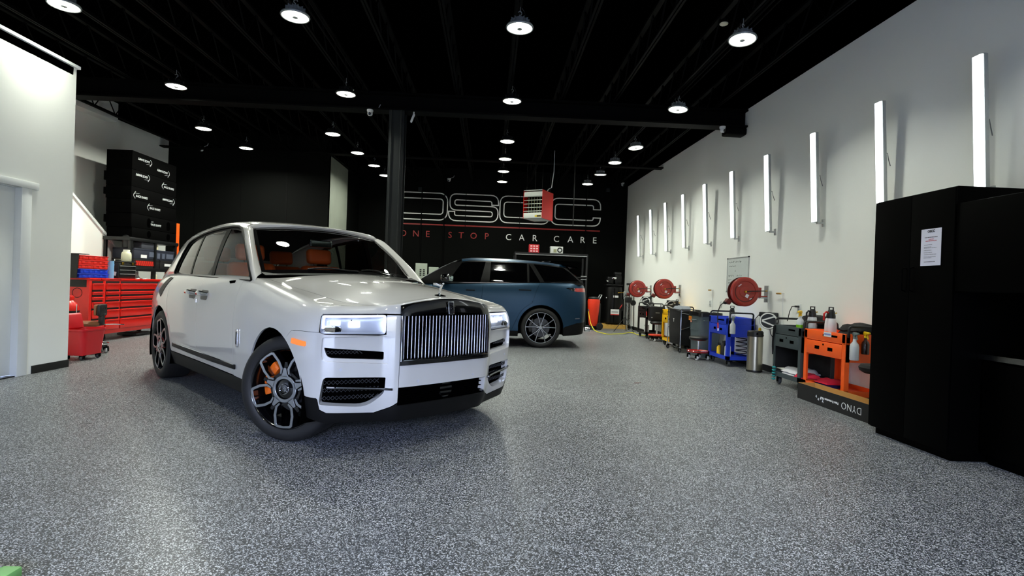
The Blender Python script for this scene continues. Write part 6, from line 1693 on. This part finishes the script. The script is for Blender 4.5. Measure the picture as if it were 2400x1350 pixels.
for k in range(4):
    a = PI / 4 + k * PI / 2; caster(rv, .10 * math.cos(a), .10 * math.sin(a), .035)
# ------------------------------------------------------------------ heater, shelf, compressor and boxes near the back wall
ht = thing('unit_heater', 'red and white unit heater hanging from the ceiling before the sign', 'heater', (1.02, 12.6, 2.82), -.52)
M_hred = mat('red_heater_enamel', (200, 22, 10), .4); M_hwht = mat('white_heater_enamel', (218, 222, 212), .4)
MB().box(-.245, -.235, -.20, .42, 0, .66).build('side_panel', M_hred, ht)
MB().box(.235, .245, -.20, .42, 0, .66).build('side_panel', M_hred, ht)
MB().box(-.235, .235, .40, .42, 0, .66).build('back_panel', M_hred, ht)
MB().box(-.235, .235, -.18, .42, .0, .012).box(-.235, .235, -.18, .42, .648, .66).build('casing', M_hwht, ht)
MB().box(-.235, .235, -.195, -.18, .52, .615).build('front_header', M_hwht, ht, bevel=.003)
MB().box(-.235, .235, -.195, -.18, .01, .13).build('front_footer', M_hwht, ht, bevel=.003)
MB().box(-.235, .235, -.20, -.185, .645, .66).build('top_edge', M_hwht, ht)
MB().box(-.232, .232, .0, .01, .02, .64).build('heat_chamber', M_void, ht)
for k in range(6):
    x = -.15 + k * .072
    MB().tube([(x, -.10, .13), (x, -.10, .50)], .013, 8).build('heat_tube', mat('burnt_steel', (120, 122, 92), .4, metal=.8), ht)
for k in range(5):
    z = .17 + k * .085
    MB().cbox((0, -.185, z), (.47, .035, .006), Matrix.Rotation(.4, 3, 'X')).build('louvre', M_hwht, ht)
lbp = MB().box(.06, .22, -.198, -.195, .03, .075).build('maker_plate', mat('yellow_plate', (214, 190, 60), .5), ht)
MB().box(.11, .215, -.1995, -.198, .036, .068).build('plate_print', M_blkplastic, lbp)
for x in (-.2, .2):
    for y in (-.12, .34): MB().tube([(x, y, .66), (x, y, 1.72)], .006, 6).build('hanger_rod', M_steelblk, ht)
MB().tube([(.1, .3, .66), (.16, .32, .76), (.22, .36, .80), (.24, .42, 1.2), (.24, .42, 1.7)], .010, 6).build('gas_flex', M_alu, ht)
MB().tube([(.55, 1.0, -.05), (.55, 1.0, .75), (.55, 1.0, 1.72)], .012, 6).build('drop_cord', M_cable, ht)
# open black shelf unit
sf = thing('shelf_unit', 'black open shelf unit standing behind the blue car', 'shelf', (1.89, 17.2, 0))
for x in (-1.13, 1.13):
    for y in (-.38, .38): MB().box(x - .03, x + .03, y - .03, y + .03, 0, 2.30).build('upright', M_cblk, sf)
for z in (.35, .95, 1.55):
    MB().box(-1.16, 1.16, -.42, .42, z, z + .04).build('shelf_board', M_cblk, sf)
MB().box(-1.16, 1.16, -.42, .42, 2.22, 2.305).build('shelf_top', M_cblk, sf)
MB().box(-1.13, 1.13, -.43, -.42, 2.23, 2.245).build('edge_strip', M_alu, sf)
for z in (1.50, 1.60): MB().box(.95, 1.13, -.44, -.42, z, z + .02).build('clip', M_alu, sf)
def shelf_box(label, x, w_, h_, m, marks, mm):
    t = thing('carton', label, 'box', (x, 17.0, 2.305), 0)
    MB().box(-w_ / 2, w_ / 2, -.12, .15, 0, h_).build('box_body', m, t, bevel=.004)
    for (x0, x1, z0_, z1) in marks: MB().box(x0, x1, -.123, -.12, z0_, z1).build('box_print', mm, t)
    return t
shelf_box('red carton with white print on the black shelf unit', 1.345, .32, .26, mat('red_card', (190, 30, 40), .6), [(-.12 + .09 * i, -.06 + .09 * i, .03 + .08 * j, .07 + .08 * j) for i in range(3) for j in range(3)], mat('pink_print', (232, 190, 195), .6))
sb = shelf_box('white carton with a grey drawing on the black shelf unit', 2.06, .40, .22, mat('white_card', (196, 200, 196), .6), [(-.10, .0, .03, .14)], mat('drab_print', (140, 142, 110), .6))
MB().lathe([(.045, 0), (.065, -.002), (.085, 0)], 24, (.10, -.121, .11), 'y').build('wheel_drawing', M_blkplastic, sb)
MB().box(-.201, -.20, -.11, .14, .02, .20).build('grey_end', mat('grey_end_print', (70, 72, 72), .6), sb)
# electrical boxes on the back wall
eb = thing('breaker_panel', 'pale grey breaker panel on the black back wall', 'panel', (-2.285, YB, 1.60))
MB().box(-.19, .19, -.10, 0, -.27, .27).build('panel_box', mat('pale_grey_enamel', (176, 186, 172), .5), eb, bevel=.006)
for k in range(4):
    for x in (-.05, .06): MB().box(x, x + .06, -.106, -.10, -.14 + k * .06, -.10 + k * .06).build('breaker', M_blkplastic, eb)
eb = thing('meter_box', 'pale blank metal box beside the breaker panel', 'box', (-1.88, YB, 1.56))
MB().box(-.16, .16, -.10, 0, -.22, .20).build('box_shell', mat('pale_grey_enamel', (176, 186, 172), .5), eb, bevel=.006)
MB().box(-.15, .15, -.106, -.10, -.21, .19).build('cover', mat('pale_grey_enamel', (176, 186, 172), .5), eb, bevel=.003)
# air compressor on a wooden pallet
M_comp = mat('satin_black_compressor', (8, 8, 8), .4, spec=.25)
ac = thing('air_compressor', 'tall black air compressor standing on a wooden pallet in the corner', 'compressor', (3.93, 16.95, .12))
MB().lathe([(.0005, 0), (.20, .01), (.265, .05), (.275, .12), (.275, 1.08), (.255, 1.18), (.17, 1.23), (.0005, 1.24)], 32).build('tank', M_comp, ac)
MB().box(-.26, .26, -.18, .18, 1.24, 1.27).build('deck', M_cblk, ac)
MB().box(-.24, -.02, -.14, .14, 1.27, 1.52).build('motor', M_comp, ac, bevel=.05)
pm = MB().box(.02, .22, -.12, .12, 1.27, 1.58).build('pump', M_comp, ac, bevel=.02)
for k in range(4): MB().box(.01, .23, -.13, .13, 1.36 + k * .045, 1.37 + k * .045).build('cooling_fin', M_cblk, pm)
MB().box(.0, .22, -.10, .10, 1.58, 1.66).build('cylinder_head', M_cblk, ac, bevel=.02)
MB().box(-.10, .04, -.20, -.14, 1.44, 1.50).build('name_plate', M_chrome, ac, bevel=.004)
MB().tube([(-.22, -.18, 1.36), (-.28, -.20, 1.37)], .03, 10).build('air_filter', M_chrome, ac)
MB().tube([(.05, -.24, 1.0), (.18, -.28, 1.02), (.30, -.26, 1.02)], .012, 8).build('outlet_pipe', M_brass, ac)
for x in (.30, .42):
    MB().lathe([(.0005, -.22), (.035, -.21), (.04, -.06), (.045, -.05), (.045, .0), (.02, .02), (.0005, .02)], 16, (x, -.26, 1.04)).build('filter_bowl', M_alu, ac)
MB().tube([(-.03, -.278, .08), (-.03, -.28, 1.15)], .014, 8).build('pipe', M_steelblk, ac)
MB().box(-.06, .10, -.285, -.28, .86, .92).build('white_sticker', M_white_pl, ac)
MB().box(-.27, -.25, -.22, -.2, .83, .86).build('white_tag', M_white_pl, ac)
sg = MB().box(-.13, .14, -.296, -.29, .31, .49).build('notice_plate', M_white_pl, ac)
MB().box(-.13, .14, -.298, -.296, .31, .335).build('notice_red_edge', M_hred, sg)
for k in range(2): MB().box(-.10, .11, -.298, -.296, .39 + k * .03, .40 + k * .03).build('notice_line', M_steelblk, sg)
MB().tube([(.16, -.28, .52), (.24, -.30, .66)], .014, 8).build('red_lever', M_red_pl, ac)
for a in (.8, 2.35, 3.9, 5.5): MB().box(.2 * math.cos(a) - .03, .2 * math.cos(a) + .03, .2 * math.sin(a) - .03, .2 * math.sin(a) + .03, 0, .08).build('foot', M_cblk, ac)
pa = thing('pallet', 'short wooden pallet under the black air compressor', 'pallet', (3.93, 16.98, 0))
M_wood = mat('yellow_pine', (190, 150, 70), .7, var=.15, vscale=14)
for y in (-.36, 0, .36): MB().box(-.40, .40, y - .04, y + .04, 0, .085).build('bearer', M_wood, pa)
for k in range(5): MB().box(-.40 + k * .165, -.40 + k * .165 + .14, -.40, .40, .087, .118).build('plank', M_wood, pa)
# red wheeled bin behind the blue car, yellow cable
rb2 = thing('wheeled_canister', 'orange-red wheeled canister behind the tail of the blue car', 'canister', (3.13, 16.0, 0), .2)
M_or = mat('orange_red_shell', (222, 52, 20), .4)
MB().lathe([(.0005, .12), (.11, .12), (.135, .20), (.17, .60), (.185, .86), (.17, .92), (.0005, .94)], 28).build('shell', M_or, rb2)
MB().lathe([(.172, .92), (.176, .95), (.13, .985), (.0005, .99)], 28).build('lid', M_blkplastic, rb2)
MB().tube([(.14, -.08, .90), (.22, -.08, 1.05), (.22, .08, 1.05), (.14, .08, .90)], .014, 8).build('push_handle', M_alu, rb2)
MB().box(.13, .20, -.09, .09, .15, .80).build('back_frame', M_blkplastic, rb2, bevel=.02)
for y in (-.13, .13): MB().lathe([(.0005, -.025), (.06, -.025), (.10, -.02), (.11, 0), (.10, .02), (.06, .025), (.0005, .025)], 24, (.16, y, .11), 'y').build('wheel', M_tyre, rb2)
MB().box(-.13, -.06, -.04, .04, 0, .13).build('front_foot', M_blkplastic, rb2, bevel=.01)
cbp = [(2.93, 15.72, .56), (2.945, 15.66, .40), (2.98, 15.5, .18), (3.05, 15.2, .03), (3.14, 14.8, .012), (3.235, 14.43, .012), (3.45, 14.55, .012), (3.69, 14.69, .012), (3.90, 15.02, .012), (4.05, 15.20, .012), (4.12, 14.95, .012), (4.08, 14.55, .012), (4.22, 14.35, .012), (4.36, 14.2, .012)]
_sp = Spl(np.arange(len(cbp)), np.array(cbp)); 
yc = thing('extension_cord', 'yellow extension cord trailing over the floor from the red canister', 'cord', (0, 0, 0))
MB().tube([(p[0], p[1], max(p[2], .011)) for p in _sp(np.linspace(0, len(cbp) - 1, 90))], .009, 6).build('cable', mat('yellow_cable', (222, 214, 30), .5), yc)
MB().tube([(4.36, 14.2, .014), (4.40, 14.15, .016)], .016, 8).build('plug', M_blkplastic, yc)
MB().tube([(2.93, 15.72, .56), (2.93, 15.76, .62)], .016, 8).build('socket_end', M_blkplastic, yc)
# tripod work light beside the farthest reel
tp = thing('tripod_stand', 'black tripod work-light stand in front of the compressor corner', 'tripod', (3.96, 15.45, 0))
for k, a in enumerate((3.3, 5.3, 1.2)):
    MB().tube([(0, 0, .45), (.34 * math.cos(a), .34 * math.sin(a), .012)], .010, 8).build('leg', M_cblk, tp)
    MB().tube([(0, 0, .22), (.19 * math.cos(a), .19 * math.sin(a), .20)], .006, 6).build('brace', M_cblk, tp)
MB().tube([(0, 0, .20), (0, 0, 1.02)], .013, 8).build('mast', M_cblk, tp)
MB().box(-.03, .17, -.06, .0, .86, 1.02).build('lamp_head', M_blkplastic, tp, bevel=.02)
MB().lathe([(.0005, -.02), (.07, -.02), (.085, .03), (.05, .08), (.0005, .09)], 24, (.22, -.02, .86), 'y').build('fan_head', M_blkplastic, tp)
MB().tube([(.0, -.02, .80), (.10, -.05, .70), (.06, -.04, .55), (.12, -.04, .40), (.05, -.02, .28)], .006, 6).build('cord', M_cable, tp)
rl = thing('wiper_rack', 'tall dark squeegee rack leaning in the corner by the back wall', 'rack', (4.38, 16.4, 0))
for k in range(4): MB().tube([(-.12 + .07 * k, 0, 0), (-.12 + .07 * k, .04 + .02 * k, 1.42)], .011, 8).build('pole', M_steelblk if k % 2 else M_alu, rl)
MB().box(-.15, .11, -.01, .09, 1.38, 1.44).build('clip_bar', M_blkplastic, rl)
pc = thing('paper_canister', 'white paper canister on the black cart shelf', 'canister', (4.08, 13.70, .122))
MB().lathe([(.0005, 0), (.06, 0), (.062, .01), (.062, .20), (.0005, .205)], 20).build('tin', M_white_pl, pc); MB().lathe([(.063, .20), (.063, .22), (.0005, .222)], 20).build('tin_lid', M_alu, pc)
# ------------------------------------------------------------------ security cameras
def dome(label, loc, rz=0.0, tail=None):
    t = thing('security_camera', label, 'camera', loc, rz, 'white security cameras')
    MB().lathe([(.0005, 0), (.055, 0), (.055, -.02), (.045, -.045), (.0005, -.05)], 20).build('mount_cup', M_white_pl, t)
    b_ = MB().lathe([(.0005, -.045), (.028, -.04), (.044, -.015), (.046, .012), (.030, .035), (.0005, .04)], 20, (0, 0, 0), 'y').build('eyeball', M_white_pl, t, loc=(0, -.005, -.065), rot=(.35, 0, 0))
    MB().lathe([(.0005, -.047), (.022, -.046), (.026, -.041)], 16, (0, 0, 0), 'y').build('lens', M_gloss, b_)
    MB().tube([(.03, .02, .0), (.09, .03, .035), (.14, .03, .05), (.17, .03, .11)], .006, 6).build('cable', M_white_pl, t)
    return t
dome('white dome security camera under the cross beam, beside the column', (-2.20, 9.45, 4.215))
dome('white dome security camera at the beam end by the white wall', (4.06, 9.45, 4.215), .5)
dome('white dome security camera on the partition wall above the ramps', (-7.72, 14.445, 4.60), -.2)
dome('white dome security camera above the painted sign', (-1.48, 17.745, 4.70))
dome('small white security camera in the far right upper corner', (4.30, 17.745, 4.80), .4)
bl_ = thing('bullet_camera', 'slim white bullet security camera right of the column top', 'camera', (-1.44, 9.45, 4.215))
MB().tube([(0, 0, 0), (0, -.02, -.06)], .012, 8).build('stem', M_white_pl, bl_)
MB().cbox((-.015, -.03, -.12), (.035, .05, .16), Matrix.Rotation(.35, 3, 'Y')).build('camera_body', M_white_pl, bl_, bevel=.014)
for k, (x, z, lb) in enumerate(((-2.42, 4.32, 'left of the painted sign'), (3.82, 4.55, 'right above the painted sign'))):
    o = thing('junction_box', 'small grey junction box on the back wall ' + lb, 'box', (x, YB, z)); MB().box(-.06, .06, -.06, 0, -.06, .06).build('box_shell', M_colm, o, bevel=.006); MB().box(-.05, .05, -.065, -.06, -.05, .05).build('cover', M_colm, o)
# ------------------------------------------------------------------ floor bits
cr = thing('snack_carton', 'green and brown carton corner at the lower left edge', 'carton', (-1.995, 2.11, 0), 0)
MB().box(-.16, .17, -.16, .10, 0, .045).build('carton_body', mat('green_card', (110, 170, 95), .5), cr, bevel=.008)
MB().box(-.15, .08, -.15, .085, .045, .050).build('brown_print', mat('brown_print', (150, 80, 40), .5, var=.3, vscale=30), cr)
MB().box(-.15, .10, .085, .098, .045, .0505).build('grey_edge', mat('grey_edge', (120, 116, 108), .5), cr)
lf = thing('dry_leaf', 'small dry reddish leaf lying on the open floor', 'leaf', (1.98, 7.01, .002), .4)
MB().prism([(-.05, 0), (-.02, .012), (.01, .008), (.05, .0), (.02, -.012), (-.02, -.008)], .004, 'xy', 0).build('blade', mat('dry_leaf', (110, 60, 50), .8), lf)
MB().tube([(.05, 0, .002), (.075, .006, .004)], .0018, 5).build('stalk', mat('dry_leaf', (110, 60, 50), .8), lf)
